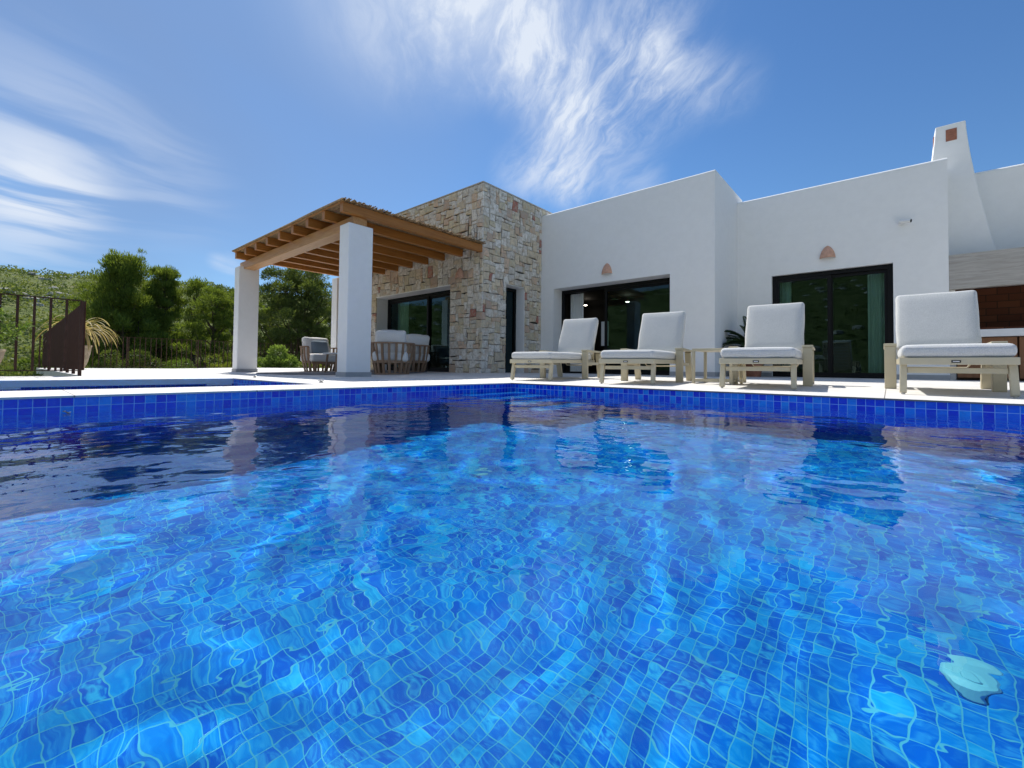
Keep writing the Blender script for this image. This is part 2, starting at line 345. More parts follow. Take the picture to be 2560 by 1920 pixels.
# ------------------------------------------------------------------ mesh helpers
class MB:
    def __init__(s): s.v = []; s.f = []; s.mi = []; s.cur = 0; s.smooth = False
    def add(s, vs, fs):
        o = len(s.v); s.v += [tuple(q) for q in vs]; s.f += [tuple(i+o for i in f) for f in fs]; s.mi += [s.cur]*len(fs)
        return s
    def box(s, x0, x1, y0, y1, z0, z1):
        return s.add([(x0, y0, z0), (x1, y0, z0), (x1, y1, z0), (x0, y1, z0), (x0, y0, z1), (x1, y0, z1), (x1, y1, z1), (x0, y1, z1)],
                     [(0, 3, 2, 1), (4, 5, 6, 7), (0, 1, 5, 4), (1, 2, 6, 5), (2, 3, 7, 6), (3, 0, 4, 7)])
    def bar(s, a, b, w, h, up=(0, 0, 1)):
        a = Vector(a); b = Vector(b); d = (b-a).normalized(); u = Vector(up)
        sd = d.cross(u)
        if sd.length < 1e-4: sd = Vector((1, 0, 0))
        sd.normalize(); u = sd.cross(d).normalized(); sd *= w/2; u = u*h/2
        vs = [a-sd-u, a+sd-u, a+sd+u, a-sd+u, b-sd-u, b+sd-u, b+sd+u, b-sd+u]
        return s.add(vs, [(0, 1, 2, 3), (4, 7, 6, 5), (0, 4, 5, 1), (1, 5, 6, 2), (2, 6, 7, 3), (3, 7, 4, 0)])
    def tube(s, pts, rad, n=8, cap=True):
        pts = [Vector(q) for q in pts]
        if not isinstance(rad, (list, tuple)): rad = [rad]*len(pts)
        rings = []; prev = None
        for i, q in enumerate(pts):
            d = (pts[min(i+1, len(pts)-1)]-pts[max(i-1, 0)]).normalized()
            if prev is None:
                a = d.cross(Vector((0, 0, 1)));
                if a.length < .1: a = d.cross(Vector((1, 0, 0)))
            else: a = prev - d*prev.dot(d)
            a.normalize(); prev = a; bb = d.cross(a)
            rings.append([q+(a*math.cos(2*PI*k/n)+bb*math.sin(2*PI*k/n))*rad[i] for k in range(n)])
        vs = [v for r in rings for v in r]; fs = []
        for i in range(len(pts)-1):
            for k in range(n): fs.append((i*n+k, i*n+(k+1) % n, (i+1)*n+(k+1) % n, (i+1)*n+k))
        if cap: fs += [tuple(range(n-1, -1, -1)), tuple(range((len(pts)-1)*n, len(pts)*n))]
        return s.add(vs, fs)
    def lathe(s, prof, n=24, c=(0, 0, 0), a0=0, a1=2*PI):
        full = abs(a1-a0-2*PI) < 1e-6; N = n if full else n+1
        vs = [(c[0]+r*math.cos(a0+(a1-a0)*k/n), c[1]+r*math.sin(a0+(a1-a0)*k/n), c[2]+z) for r, z in prof for k in range(N)]; fs = []
        for i in range(len(prof)-1):
            for k in range(n): fs.append((i*N+k, i*N+(k+1) % N, (i+1)*N+(k+1) % N, (i+1)*N+k))
        return s.add(vs, fs)
    def build(s, name, m, parent=None, bevel=0, smooth=False, seg=2):
        me = bpy.data.meshes.new(name); me.from_pydata(s.v, [], s.f); me.update()
        ms = m if isinstance(m, (list, tuple)) else [m]
        for q in ms: me.materials.append(q)
        if len(ms) > 1: me.polygons.foreach_set('material_index', s.mi)
        if smooth: me.polygons.foreach_set('use_smooth', [True]*len(me.polygons))
        o = bpy.data.objects.new(name, me); C.objects.link(o)
        if parent: o.parent = parent
        if bevel:
            bv = o.modifiers.new('bevel', 'BEVEL'); bv.width = bevel; bv.segments = seg; bv.limit_method = 'ANGLE'; bv.angle_limit = R(40)
        return o
def rbox(sx, sy, sz, r, puff=0.0, seed=0, n=7, dent=0.0):
    """rounded, slightly puffy cushion centred at the origin (sizes are full)"""
    b = MB(); hs = (sx/2, sy/2, sz/2)
    def pars(h):
        k = 3; t = [-h+r*(1-math.cos(PI/2*i/k)) for i in range(k)]
        mid = [-h+r+(2*h-2*r)*i/n for i in range(n+1)]
        return t+mid+[-q for q in reversed(t)]
    P = [pars(h) for h in hs]
    idx = {}; vs = []; fs = []
    def vid(i, j, k):
        key = (i, j, k)
        if key not in idx:
            q = Vector((P[0][i], P[1][j], P[2][k]))
            inner = Vector([max(-(h-r), min(h-r, c)) for h, c in zip(hs, q)])
            dl = q-inner
            if dl.length > 1e-9:
                mx = max(abs(c) for c in dl); q = inner+dl.normalized()*min(r, mx if dl.length else r) if True else q
            if puff:
                fx = 1-(q.x/hs[0])**2; fy = 1-(q.y/hs[1])**2; fz = 1-(q.z/hs[2])**2
                m_ = min(range(3), key=lambda a: hs[a])
                o2 = [fx, fy, fz]; wgt = 1
                for a in range(3):
                    if a != m_: wgt *= max(0, o2[a])**.45
                q[m_] *= 1+puff*wgt/hs[m_]*1.0
                nn = mnoise.noise(Vector((q.x*7+seed*9.1, q.y*7, q.z*7)))
                q += q.normalized()*nn*dent
            idx[key] = len(vs); vs.append(q)
        return idx[key]
    L = [len(p)-1 for p in P]
    for i in range(L[0]):
        for j in range(L[1]):
            fs.append((vid(i, j, 0), vid(i, j+1, 0), vid(i+1, j+1, 0), vid(i+1, j, 0)))
            fs.append((vid(i, j, L[2]), vid(i+1, j, L[2]), vid(i+1, j+1, L[2]), vid(i, j+1, L[2])))
    for i in range(L[0]):
        for k in range(L[2]):
            fs.append((vid(i, 0, k), vid(i+1, 0, k), vid(i+1, 0, k+1), vid(i, 0, k+1)))
            fs.append((vid(i, L[1], k), vid(i, L[1], k+1), vid(i+1, L[1], k+1), vid(i+1, L[1], k)))
    for j in range(L[1]):
        for k in range(L[2]):
            fs.append((vid(0, j, k), vid(0, j, k+1), vid(0, j+1, k+1), vid(0, j+1, k)))
            fs.append((vid(L[0], j, k), vid(L[0], j+1, k), vid(L[0], j+1, k+1), vid(L[0], j, k+1)))
    b.add(vs, fs); return b
def xform(b, M, i0=0):
    b.v = b.v[:i0]+[tuple(M @ Vector(q)) for q in b.v[i0:]]; return b
def fastmesh(name, V, F, m, parent=None, rnd=None, smooth=False):
    V = np.asarray(V, dtype=np.float32); F = np.asarray(F, dtype=np.int32)
    me = bpy.data.meshes.new(name); k = F.shape[1]
    me.vertices.add(len(V)); me.vertices.foreach_set('co', V.ravel())
    me.loops.add(F.size); me.loops.foreach_set('vertex_index', F.ravel())
    me.polygons.add(len(F)); me.polygons.foreach_set('loop_start', np.arange(0, F.size, k, dtype=np.int32))
    try: me.polygons.foreach_set('loop_total', np.full(len(F), k, dtype=np.int32))
    except Exception: pass
    if smooth: me.polygons.foreach_set('use_smooth', np.ones(len(F), dtype=bool))
    me.update(calc_edges=True)
    if rnd is not None:
        a = me.attributes.new('rnd', 'FLOAT', 'FACE'); a.data.foreach_set('value', np.asarray(rnd, dtype=np.float32))
    me.materials.append(m); o = bpy.data.objects.new(name, me); C.objects.link(o)
    if parent: o.parent = parent
    return o
def tag(o, label=None, cat=None, group=None, kind=None):
    if label: o['label'] = label
    if cat: o['category'] = cat
    if group: o['group'] = group
    if kind: o['kind'] = kind
    return o
def empty(name, loc=(0, 0, 0), rz=0.0):
    o = bpy.data.objects.new(name, None); o.empty_display_size = .2; C.objects.link(o); o.location = loc; o.rotation_euler = (0, 0, rz); return o
def copy_tree(o, parent=None):
    c = o.copy(); C.objects.link(c); c.parent = parent
    for ch in list(o.children): copy_tree(ch, c)
    return c
def sstep(a, b, x): t = max(0., min(1., (x-a)/(b-a))); return t*t*(3-2*t)

# ------------------------------------------------------------------ deck level (slight fall towards the pool)
def zd(x, y):
    L = 5.2+(2.4-5.2)*sstep(-2.2, -6.2, x) if x < -2.2 else 5.2
    if x < -2.2: L = 5.2-2.8*max(0, min(1, (-2.2-x)/4))
    return .056*max(0, min(1, (y-4.05)/L))

# ------------------------------------------------------------------ setting: ground, deck, pool
def terrain_h(x, y):
    r = math.hypot(x, y); a = math.atan2(y, x)
    inner = -1.75
    # ridge height by direction
    def ang(c, w_): return math.exp(-((math.atan2(math.sin(a-c), math.cos(a-c)))/w_)**2)
    ridge = 25+8*ang(PI, .5)+5*ang(R(150), .3)+26*ang(-PI/2, .9)
    h = inner-3.2*sstep(9, 45, r)+ridge*sstep(45, 235, r)+14*sstep(235, 600, r)
    k = sstep(40, 130, r)
    h += k*(5*mnoise.noise(Vector((x*.012, y*.012, 1)))+2.2*mnoise.noise(Vector((x*.04, y*.04, 5)))+.8*mnoise.noise(Vector((x*.13, y*.13, 9))))
    h += sstep(12, 30, r)*.35*mnoise.noise(Vector((x*.3, y*.3, 3)))
    return h
NA, radii = 260, [0, 6, 10, 13, 16, 20, 24, 29, 35, 42, 50]+[60*1.075**i for i in range(34)]
V = [(0, 0, terrain_h(0, 0))]; F = []
for i, r in enumerate(radii[1:]):
    for k in range(NA):
        a = 2*PI*k/NA; x, y = r*math.cos(a), r*math.sin(a); V.append((x, y, terrain_h(x, y)))
for i in range(len(radii)-2):
    for k in range(NA): F.append((1+i*NA+k, 1+(i+1)*NA+k, 1+(i+1)*NA+(k+1) % NA, 1+i*NA+(k+1) % NA))
b = MB(); b.add(V, F+[(0, 1+k, 1+(k+1) % NA) for k in range(NA)])
tag(b.build('hillside', terr_m, smooth=True), kind='structure')

SPX0, SPX1, SPY0, SPY1 = -6.95, -4.06, -1.5, 1.93
PX0, PX1, PY0, PY1 = XW, 2.4, -1.9, YW
DX0, DX1 = -8.15, 7.0
xs = sorted(set([-19.6, DX0, SPX0, SPX1, PX0, PX1, DX1]+[-19.6+1.1*i for i in range(25)]))
ys = sorted(set([-4.0, SPY0, SPY1, PY0, .67, PY1, 11.6]+[4.05+.5*i for i in range(15)]))
def solid(x, y):
    if PX0 < x < PX1 and PY0 < y < PY1: return False
    if SPX0 < x < SPX1 and SPY0 < y < SPY1: return False
    if x < DX0 and y < .67: return False
    return True
b = MB(); TH = .011
for i in range(len(xs)-1):
    for j in range(len(ys)-1):
        x0, x1, y0, y1 = xs[i], xs[i+1], ys[j], ys[j+1]; cx, cyy = (x0+x1)/2, (y0+y1)/2
        if x1-x0 < 1e-6 or not solid(cx, cyy): continue
        b.add([(x0, y0, zd(x0, y0)), (x1, y0, zd(x1, y0)), (x1, y1, zd(x1, y1)), (x0, y1, zd(x0, y1))], [(0, 1, 2, 3)])
        for (ax, ay, bx_, by_, nx, ny) in ((x0, y0, x1, y0, cx, y0-1e-3), (x1, y0, x1, y1, x1+1e-3, cyy), (x1, y1, x0, y1, cx, y1+1e-3), (x0, y1, x0, y0, x0-1e-3, cyy)):
            inhole = (PX0 < nx < PX1 and PY0 < ny < PY1) or (SPX0 < nx < SPX1 and SPY0 < ny < SPY1)
            out = nx < -19.6 or nx > DX1 or ny < -4 or ny > 11.6 or (nx < DX0 and ny < .67)
            if inhole or out:
                dz = TH if inhole else 2.2
                b.add([(ax, ay, zd(ax, ay)-dz), (bx_, by_, zd(bx_, by_)-dz), (bx_, by_, zd(bx_, by_)), (ax, ay, zd(ax, ay))], [(0, 1, 2, 3)])
                if inhole:
                    ddx, ddy = (nx-cx), (ny-cyy); L = math.hypot(ddx, ddy); ddx, ddy = -ddx/L*.03, -ddy/L*.03
                    if abs(ddx) < abs(ddy): ddx = 0
                    else: ddy = 0
                    b.add([(ax, ay, -dz), (ax+ddx, ay+ddy, -dz), (bx_+ddx, by_+ddy, -dz), (bx_, by_, -dz)], [(0, 1, 2, 3)])
tag(b.build('terrace', deck_m), kind='structure')

FLOOR = WATER-1.28
def basin(name, x0, x1, y0, y1, zf, m3, grow=.01):
    x0 -= grow; x1 += grow; y0 -= grow; y1 += grow
    b = MB()
    b.cur = 0
    b.add([(x0, y1, zf), (x1, y1, zf), (x1, y1, -.006), (x0, y1, -.006)], [(0, 1, 2, 3)]); b.add([(x0, y0, zf), (x1, y0, zf), (x1, y0, -.006), (x0, y0, -.006)], [(3, 2, 1, 0)])
    b.cur = 1
    b.add([(x0, y0, zf), (x0, y1, zf), (x0, y1, -.006), (x0, y0, -.006)], [(0, 1, 2, 3)]); b.add([(x1, y0, zf), (x1, y1, zf), (x1, y1, -.006), (x1, y0, -.006)], [(3, 2, 1, 0)])
    b.cur = 2
    b.add([(x0, y0, zf), (x1, y0, zf), (x1, y1, zf), (x0, y1, zf)], [(0, 1, 2, 3)])
    return b
b = basin('pool', PX0, PX1, PY0, PY1, FLOOR, None)
# submerged corner steps, edges parallel to the left wall
for k in range(4):
    xa, xb = XW-.005+.30*k, XW-.005+.30*(k+1); zt = WATER-.09-.22*k; ya, yb = YW-.95, YW+.006
    b.cur = 2; b.add([(xa, ya, zt), (xb, ya, zt), (xb, yb, zt), (xa, yb, zt)], [(0, 1, 2, 3)])
    b.cur = 1; b.add([(xb, ya, FLOOR+.001), (xb, ya, zt), (xb, yb, zt), (xb, yb, FLOOR+.001)], [(0, 1, 2, 3)])
    b.cur = 0; b.add([(xa, ya, FLOOR+.001), (xb, ya, FLOOR+.001), (xb, ya, zt), (xa, ya, zt)], [(0, 1, 2, 3)])
pool = tag(b.build('pool_basin', [mos_wx, mos_wy, mos_f]), kind='structure')
b = basin('spa', SPX0, SPX1, SPY0, SPY1, -.95, None)
spa = tag(b.build('spa_basin', [mos_wx, mos_wy, mos_f]), kind='structure')

def water_sheet(name, x0, x1, y0, y1, zl, step, amp):
    nx, ny = int((x1-x0)/step)+1, int((y1-y0)/step)+1
    X, Y = np.meshgrid(np.linspace(x0, x1, nx), np.linspace(y0, y1, ny)); Z = np.zeros_like(X)
    rs = np.random.RandomState(5)
    comps = []
    for i in range(90):
        lam = math.exp(rs.uniform(math.log(.16), math.log(.7)))
        th = rs.uniform(0, 2*PI) if i % 4 else rs.normal(R(200), .6)
        k = 2*PI/lam; a = lam**1.2
        comps.append((k*math.cos(th), k*math.sin(th), rs.uniform(0, 2*PI), a))
    wx = .05*np.sin(3.1*X+1.7*Y)+.04*np.sin(-2.3*X+4.1*Y+1); wy = .05*np.sin(2.7*Y-1.9*X+2)+.03*np.sin(5.3*X+.7)
    for kx, ky, ph, a in comps: Z += a*np.sin(kx*(X+wx)+ky*(Y+wy)+ph)
    Z *= 1+.35*np.sin(1.3*X-.9*Y+1)*np.sin(.8*X+1.6*Y+.4)      # calmer and livelier patches
    gx = np.gradient(Z, axis=1)/step; gy = np.gradient(Z, axis=0)/step
    rms = math.sqrt(float(np.mean(gx**2+gy**2))); Z *= amp/rms
    V = np.stack([X.ravel(), Y.ravel(), (zl+Z).ravel()], 1)
    I = np.arange(nx*ny).reshape(ny, nx)
    F = np.stack([I[:-1, :-1].ravel(), I[:-1, 1:].ravel(), I[1:, 1:].ravel(), I[1:, :-1].ravel()], 1)
    o = fastmesh(name, V, F, water_m, smooth=True); return tag(o, kind='structure')
wat = water_sheet('pool_water', PX0-.012, PX1+.012, PY0-.012, PY1+.012, WATER, .0145, .020)
wat2 = water_sheet('spa_water', SPX0-.012, SPX1+.012, SPY0-.012, SPY1+.012, -.115, .04, .02)
for o in (wat,): o.cycles.is_caustics_caster = True
for o in (pool,): o.cycles.is_caustics_receiver = True
sd.cycles.is_caustics_light = True

# ------------------------------------------------------------------ villa
YS, XS = 6.45, -6.4          # stone block corner
YA, YB = 8.493, 10.042       # the two white walls
XA, XB = -2.425, 0.74
TOPS, TOPA, TOPB = 4.07, 3.845, 3.675
villa = tag(empty('villa', (-3, 9, 0)), 'low white villa with a rough stone corner block and flat parapets', 'house')
VL = Vector((-3, 9, 0))
def part(b, name, m, parent=villa, **kw):
    o = b.build(name, m, parent, **kw)
    if parent is villa: o.location = -VL
    return o
def sub(b, name, m, parent, **kw):
    return b.build(name, m, parent, **kw)
BZ = -.3
# white wall A with an opening
b = MB()
AX0, AX1, AZ = -6.04, -3.256, 2.052; AR = .35
b.box(XS-.02, AX0, YA, YA+AR, BZ, TOPA); b.box(AX1, XA, YA, YA+AR, BZ, TOPA); b.box(AX0, AX1, YA, YA+AR, AZ, TOPA)
b.box(XA-.30, XA, YA+AR, 10.488, BZ, TOPA+.044)          # return wall
b.box(XS+.002, XA-.3, 10.2, 10.488, 2.6, TOPA)
part(b, 'white_wall', plaster)
# white wall B with an opening
b = MB()
BX0, BX1, BZt = -1.789, .054, 2.074; BR = .30
b.box(XA+.002, BX0, YB, YB+BR, BZ, TOPB); b.box(BX1, XB, YB, YB+BR, BZ, TOPB); b.box(BX0, BX1, YB, YB+BR, BZt, TOPB)
b.box(XB-.3, XB, YB+BR, 14, BZ, TOPB)
part(b, 'white_wall', plaster)
# skirting
for x0, x1, yy in ((XS+.02, AX0, YA), (AX1, XA+.008, YA), (XA+.01, BX0, YB), (BX1, XB, YB)):
    b = MB(); b.box(x0, x1, yy-.009, yy+.01, -.02, .135); part(b, 'skirting', skirt_m)
b = MB(); b.box(XA-.01, XA+.009, YA+.001, YB-.01, -.02, .135); part(b, 'skirting', skirt_m)
# rounded plaster edge along the parapets
def round_cap(x0, x1, y, z, r=.045, depth=.34):
    b = MB(); prof = [(0, -.001)]+[(r-r*math.cos(a), r*math.sin(a)) for a in [PI/2*k/6 for k in range(7)]]+[(depth-.01, r), (depth-.01, -.001)]
    n = len(prof); vs = [(x, y+p, z+q) for x in (x0, x1) for p, q in prof]
    fs = [(k, k+n, (k+1) % n+n, (k+1) % n) for k in range(n)]+[tuple(range(n)), tuple(range(2*n-1, n-1, -1))]
    b.add(vs, fs); part(b, 'rounded_parapet', plaster)
round_cap(XS+.001, XA-.0005, YA, TOPA); round_cap(XA+.0025, XB-.0005, YB, TOPB); round_cap(XB+.003, 5.0, 10.95, 3.62)
# flat roofs (behind the parapets) and rear walls
b = MB()
b.box(-11.2, XS-.35, YS+.35, 13.5, 3.55, 3.7); b.box(XS-.36, XA-.3, YA+AR, 14, 3.4, 3.55); b.box(XA-.31, XB-.3, YB+BR, 14, 3.2, 3.35)
part(b, 'flat_roof', plaster)
b = MB(); b.box(-11.2, 3.5, 14, 14.25, BZ, 3.9); b.box(-11.2, -10.95, 10.5, 14, BZ, 3.9); part(b, 'rear_wall', plaster)
# rooms
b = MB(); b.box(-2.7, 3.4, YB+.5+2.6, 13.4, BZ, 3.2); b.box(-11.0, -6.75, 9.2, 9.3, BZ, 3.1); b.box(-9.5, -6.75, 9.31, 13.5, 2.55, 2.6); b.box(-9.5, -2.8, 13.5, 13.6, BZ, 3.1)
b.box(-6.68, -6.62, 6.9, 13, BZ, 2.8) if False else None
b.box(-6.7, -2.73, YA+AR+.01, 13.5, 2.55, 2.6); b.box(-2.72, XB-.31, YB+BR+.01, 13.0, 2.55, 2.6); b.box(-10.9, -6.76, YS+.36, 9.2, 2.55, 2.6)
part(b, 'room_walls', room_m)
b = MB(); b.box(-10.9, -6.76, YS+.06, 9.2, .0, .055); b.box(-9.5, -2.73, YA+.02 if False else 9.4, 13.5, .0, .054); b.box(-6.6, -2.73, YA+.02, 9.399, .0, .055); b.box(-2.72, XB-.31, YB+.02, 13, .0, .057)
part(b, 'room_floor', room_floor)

# stone block: backing + stones
SX0 = -11.0; SDX0, SDX1, SDZ = -10.37, -7.405, 2.0
NY0, NY1, NZt = 7.215, 7.881, 2.032
TK = .35
b = MB()
b.box(SX0+.03, SDX0, YS+.03, YS+TK, BZ, TOPS-.03); b.box(SDX1, XS-.03, YS+.03, YS+TK, BZ, TOPS-.03); b.box(SDX0, SDX1, YS+.03, YS+TK, SDZ, TOPS-.03)
b.box(XS-.33, XS-.03, YS+TK, NY0, BZ, TOPS-.03); b.box(XS-.33, XS-.03, NY1, 10.5, BZ, TOPS-.03); b.box(XS-.33, XS-.03, NY0, NY1, NZt, TOPS-.03)
b.box(SX0+.03, SX0+.33, YS+TK, 10.5, BZ, TOPS-.03); b.box(SX0+.33, XS-.33, 10.2, 10.5, BZ, TOPS-.03)
part(b, 'stone_backing', mortar)
rs = random.Random(11)
def stones(u0, u1, w0, w1, holes, place, seed):
    """irregular coursed rubble: fill a cell grid with blocks of 1-3 cells"""
    rs = random.Random(seed)
    cu, cw = .090, .085
    nu, nw = max(1, round((u1-u0)/cu)), max(1, round((w1-w0)/cw)); cu, cw = (u1-u0)/nu, (w1-w0)/nw
    occ = [[False]*nw for _ in range(nu)]
    for (a, b_, c_, d_) in holes:
        for i in range(nu):
            for j in range(nw):
                if a-1e-4 < u0+(i+.5)*cu < b_+1e-4 and c_-1e-4 < w0+(j+.5)*cw < d_+1e-4: occ[i][j] = True
    jit = {}
    def J(i, j):
        if (i, j) not in jit:
            e = i in (0, nu) or j in (0, nw)
            near = any((abs(u0+i*cu-a) < cu*.9 or abs(u0+i*cu-b_) < cu*.9 or abs(w0+j*cw-c_) < cw*.9 or abs(w0+j*cw-d_) < cw*.9) and a-cu < u0+i*cu < b_+cu and c_-cw < w0+j*cw < d_+cw for (a, b_, c_, d_) in holes)
            jit[(i, j)] = (0, 0) if (e or near) else (rs.uniform(-.26, .26)*cu, rs.uniform(-.26, .26)*cw)
        return jit[(i, j)]
    out = []
    cells = [(i, j) for j in range(nw) for i in range(nu)]
    for (i, j) in cells:
        if occ[i][j]: continue
        opts = [(2, 2), (2, 2), (2, 2), (1, 2), (2, 1), (2, 1), (3, 2), (1, 1), (2, 3), (3, 2), (3, 1), (2, 2)]
        rs.shuffle(opts); opts.append((1, 1))
        for (a, c_) in opts:
            if i+a <= nu and j+c_ <= nw and all(not occ[i+p_][j+q_] for p_ in range(a) for q_ in range(c_)): break
        for p_ in range(a):
            for q_ in range(c_): occ[i+p_][j+q_] = True
        corners = []
        for (ii, jj) in ((i, j), (i+a, j), (i+a, j+c_), (i, j+c_)):
            q = J(ii, jj); uu, ww = u0+ii*cu+q[0], w0+jj*cw+q[1]
            for (A, B_, C_, D_) in holes:   # keep the openings crisp
                if C_-cw < ww < D_+cw*.4:
                    if abs(uu-A) < cu*.55: uu = A
                    if abs(uu-B_) < cu*.55: uu = B_
                if A-cu*.4 < uu < B_+cu*.4 and abs(ww-D_) < cw*.55: ww = D_
            corners.append((uu, ww))
        out.append(corners)
    return out
def stone_mesh(lst, place, depth_lo, depth_hi, seed):
    rs = random.Random(seed); V = []; F = []; Cc = []
    for cs in lst:
        cxm = sum(c[0] for c in cs)/4; cym = sum(c[1] for c in cs)/4
        g = .0048; d = rs.uniform(depth_lo, depth_hi)
        def shrink(c, s): L = math.hypot(c[0]-cxm, c[1]-cym); k = max(.2, 1-s/L); return (cxm+(c[0]-cxm)*k, cym+(c[1]-cym)*k)
        # edges get a midpoint so outlines are not straight
        pts = []
        for k in range(4):
            a, b_ = cs[k], cs[(k+1) % 4]; pts.append(a)
            pts.append(((a[0]+b_[0])/2+rs.uniform(-.004, .004), (a[1]+b_[1])/2+rs.uniform(-.004, .004)))
        rings = [([shrink(p, g) for p in pts], 0.0), ([shrink(p, g+.001) for p in pts], d*.7), ([shrink(p, g+rs.uniform(.006, .011)) for p in pts], d)]
        o = len(V)
        for ring, dd in rings:
            for p in ring: V.append(place(p[0], p[1], dd+(rs.uniform(-.003, .003) if dd == d else 0)))
        V.append(place(cxm, cym, d+rs.uniform(0, .008)))
        n0 = len(F)
        for r in range(2):
            for k in range(8): F.append((o+r*8+k, o+r*8+(k+1) % 8, o+(r+1)*8+(k+1) % 8, o+(r+1)*8+k))
        for k in range(8): F.append((o+16+k, o+16+(k+1) % 8, o+24))
        t = rs.random()
        if t < .018: col = (.40, .13, .09)
        elif t < .055: col = (.50, .36, .27)
        elif t < .14: col = (.62, .45, .32)
        elif t < .34: col = (.64, .54, .39)
        elif t < .44: col = (.60, .53, .37)
        elif t < .72: col = (.64, .595, .52)
        else: col = (.70, .665, .60)
        s = rs.uniform(1.0, 1.22); col = tuple(c*s for c in col)
        Cc += [col]*(len(F)-n0)
    return V, F, Cc
def finish_stones(V, F, Cc, name):
    b = MB(); b.add(V, F); o = part(b, name, stone_m)
    a = o.data.attributes.new('tint', 'FLOAT_COLOR', 'FACE')
    a.data.foreach_set('color', [q for c in Cc for q in (*c, 1)]); return o
front = stones(SX0, XS, -.02, TOPS-.03, [(SDX0, SDX1, -.1, SDZ)], None, 3)
V, F, Cc = stone_mesh(front, lambda u, w_, d: (u, YS+.03-d, w_), .024, .034, 4)
finish_stones(V, F, Cc, 'stone_cladding')
side = stones(YS+.03, YA-.001, -.02, TOPS-.03, [(NY0, NY1, -.1, NZt)], None, 8)
V, F, Cc = stone_mesh(side, lambda u, w_, d: (XS-.03+d, u, w_), .024, .034, 9)
V2, F2, C2 = stone_mesh(stones(YA+.001, 10.5, TOPA-.25, TOPS-.03, [], None, 15), lambda u, w_, d: (XS-.03+d, u, w_), .022, .036, 16)
F += [tuple(i+len(V) for i in f) for f in F2]; V += V2; Cc += C2
finish_stones(V, F, Cc, 'stone_cladding')
b = MB(); b.box(SX0, XS+.004, YS-.006, YS+.36, TOPS-.03, TOPS); b.box(XS-.36, XS+.004, YS+.361, 10.5, TOPS-.03, TOPS)
part(b, 'parapet_cap', speckle('cap_stone', (.46, .43, .38), .9, 18, .15), bevel=.006)

# plaster reveals of the stone openings
b = MB(); e = .004
b.box(SDX0-.02, SDX0+.008, YS+.032, YS+.42, BZ, SDZ+.01); b.box(SDX1-.008, SDX1+.02, YS+.032, YS+.42, BZ, SDZ+.01); b.box(SDX0+.008, SDX1-.008, YS+.005, YS+.42, SDZ-.012, SDZ+.012)
b.box(XS-.40, XS-.028, NY1-.01, NY1+.02, BZ, NZt); b.box(XS-.40, XS-.028, NY0-.02, NY0+.01, BZ, NZt); b.box(XS-.40, XS-.028, NY0+.01, NY1-.01, NZt-.012, NZt+.01)
part(b, 'window_reveal', plaster)

def window(x0, x1, z0, z1, yf, mull, panes, fr=.075, sash=.06, handle=None, label=None):
    """sliding glass door; frame in the plane y = yf"""
    b = MB(); d = .09
    b.box(x0, x0+fr, yf, yf+d, z0, z1); b.box(x1-fr, x1, yf, yf+d, z0, z1); b.box(x0+fr, x1-fr, yf, yf+d, z1-fr, z1); b.box(x0+fr, x1-fr, yf, yf+d, z0, z0+.035)
    w_ = part(b, 'sliding_door', black_frame, bevel=.003)
    if label: w_['label'] = label
    for (a, c_, off) in panes:
        s = MB(); s.box(a, a+sash, yf+off, yf+off+.035, z0+.036, z1-fr-.001); s.box(c_-sash, c_, yf+off, yf+off+.035, z0+.036, z1-fr-.001)
        s.box(a+sash, c_-sash, yf+off, yf+off+.035, z1-fr-sash, z1-fr-.001); s.box(a+sash, c_-sash, yf+off, yf+off+.035, z0+.036, z0+.036+.06)
        so = sub(s, 'sash', black_frame, w_)
        g = MB(); g.add([(a+sash-.002, yf+off+.017, z0+.09), (c_-sash+.002, yf+off+.017, z0+.09), (c_-sash+.002, yf+off+.017, z1-fr-sash+.002), (a+sash-.002, yf+off+.017, z1-fr-sash+.002)], [(0, 1, 2, 3)])
        sub(g, 'pane', glass_m, w_)
    return w_
mA = -4.86
window(AX0, AX1-.03, .056, AZ-.002, YA+AR-.005, mA, [(mA-.02, AX1-.09, .015)], label='black sliding door standing half open')
mB = -.845
window(BX0, BX1, .058, BZt-.002, YB+.075, mB, [(BX0+.06, mB+.02, .012), (mB-.02, BX1-.06, .05)])
window(SDX0+.009, SDX1-.009, .056, SDZ-.014, YS+.36, -8.9, [(SDX0+.07, -8.62, .012), (-8.68, SDX1-.07, .05)])
# narrow entrance door in the side of the stone block
b = MB(); xf = XS-.33
b.box(xf, xf+.06, NY0+.011, NY0+.07, .05, NZt-.014); b.box(xf, xf+.06, NY1-.07, NY1-.011, .05, NZt-.014); b.box(xf, xf+.06, NY0+.07, NY1-.07, NZt-.08, NZt-.014)
d_ = part(b, 'narrow_door', black_frame)
g = MB(); g.box(xf+.01, xf+.03, NY0+.07, NY1-.07, .055, NZt-.08); sub(g, 'door_panel', glass_b, d_)
b = MB(); b.box(xf-.3, xf-.25, NY0, NY1, 0, NZt); part(b, 'hall_wall', room_m)

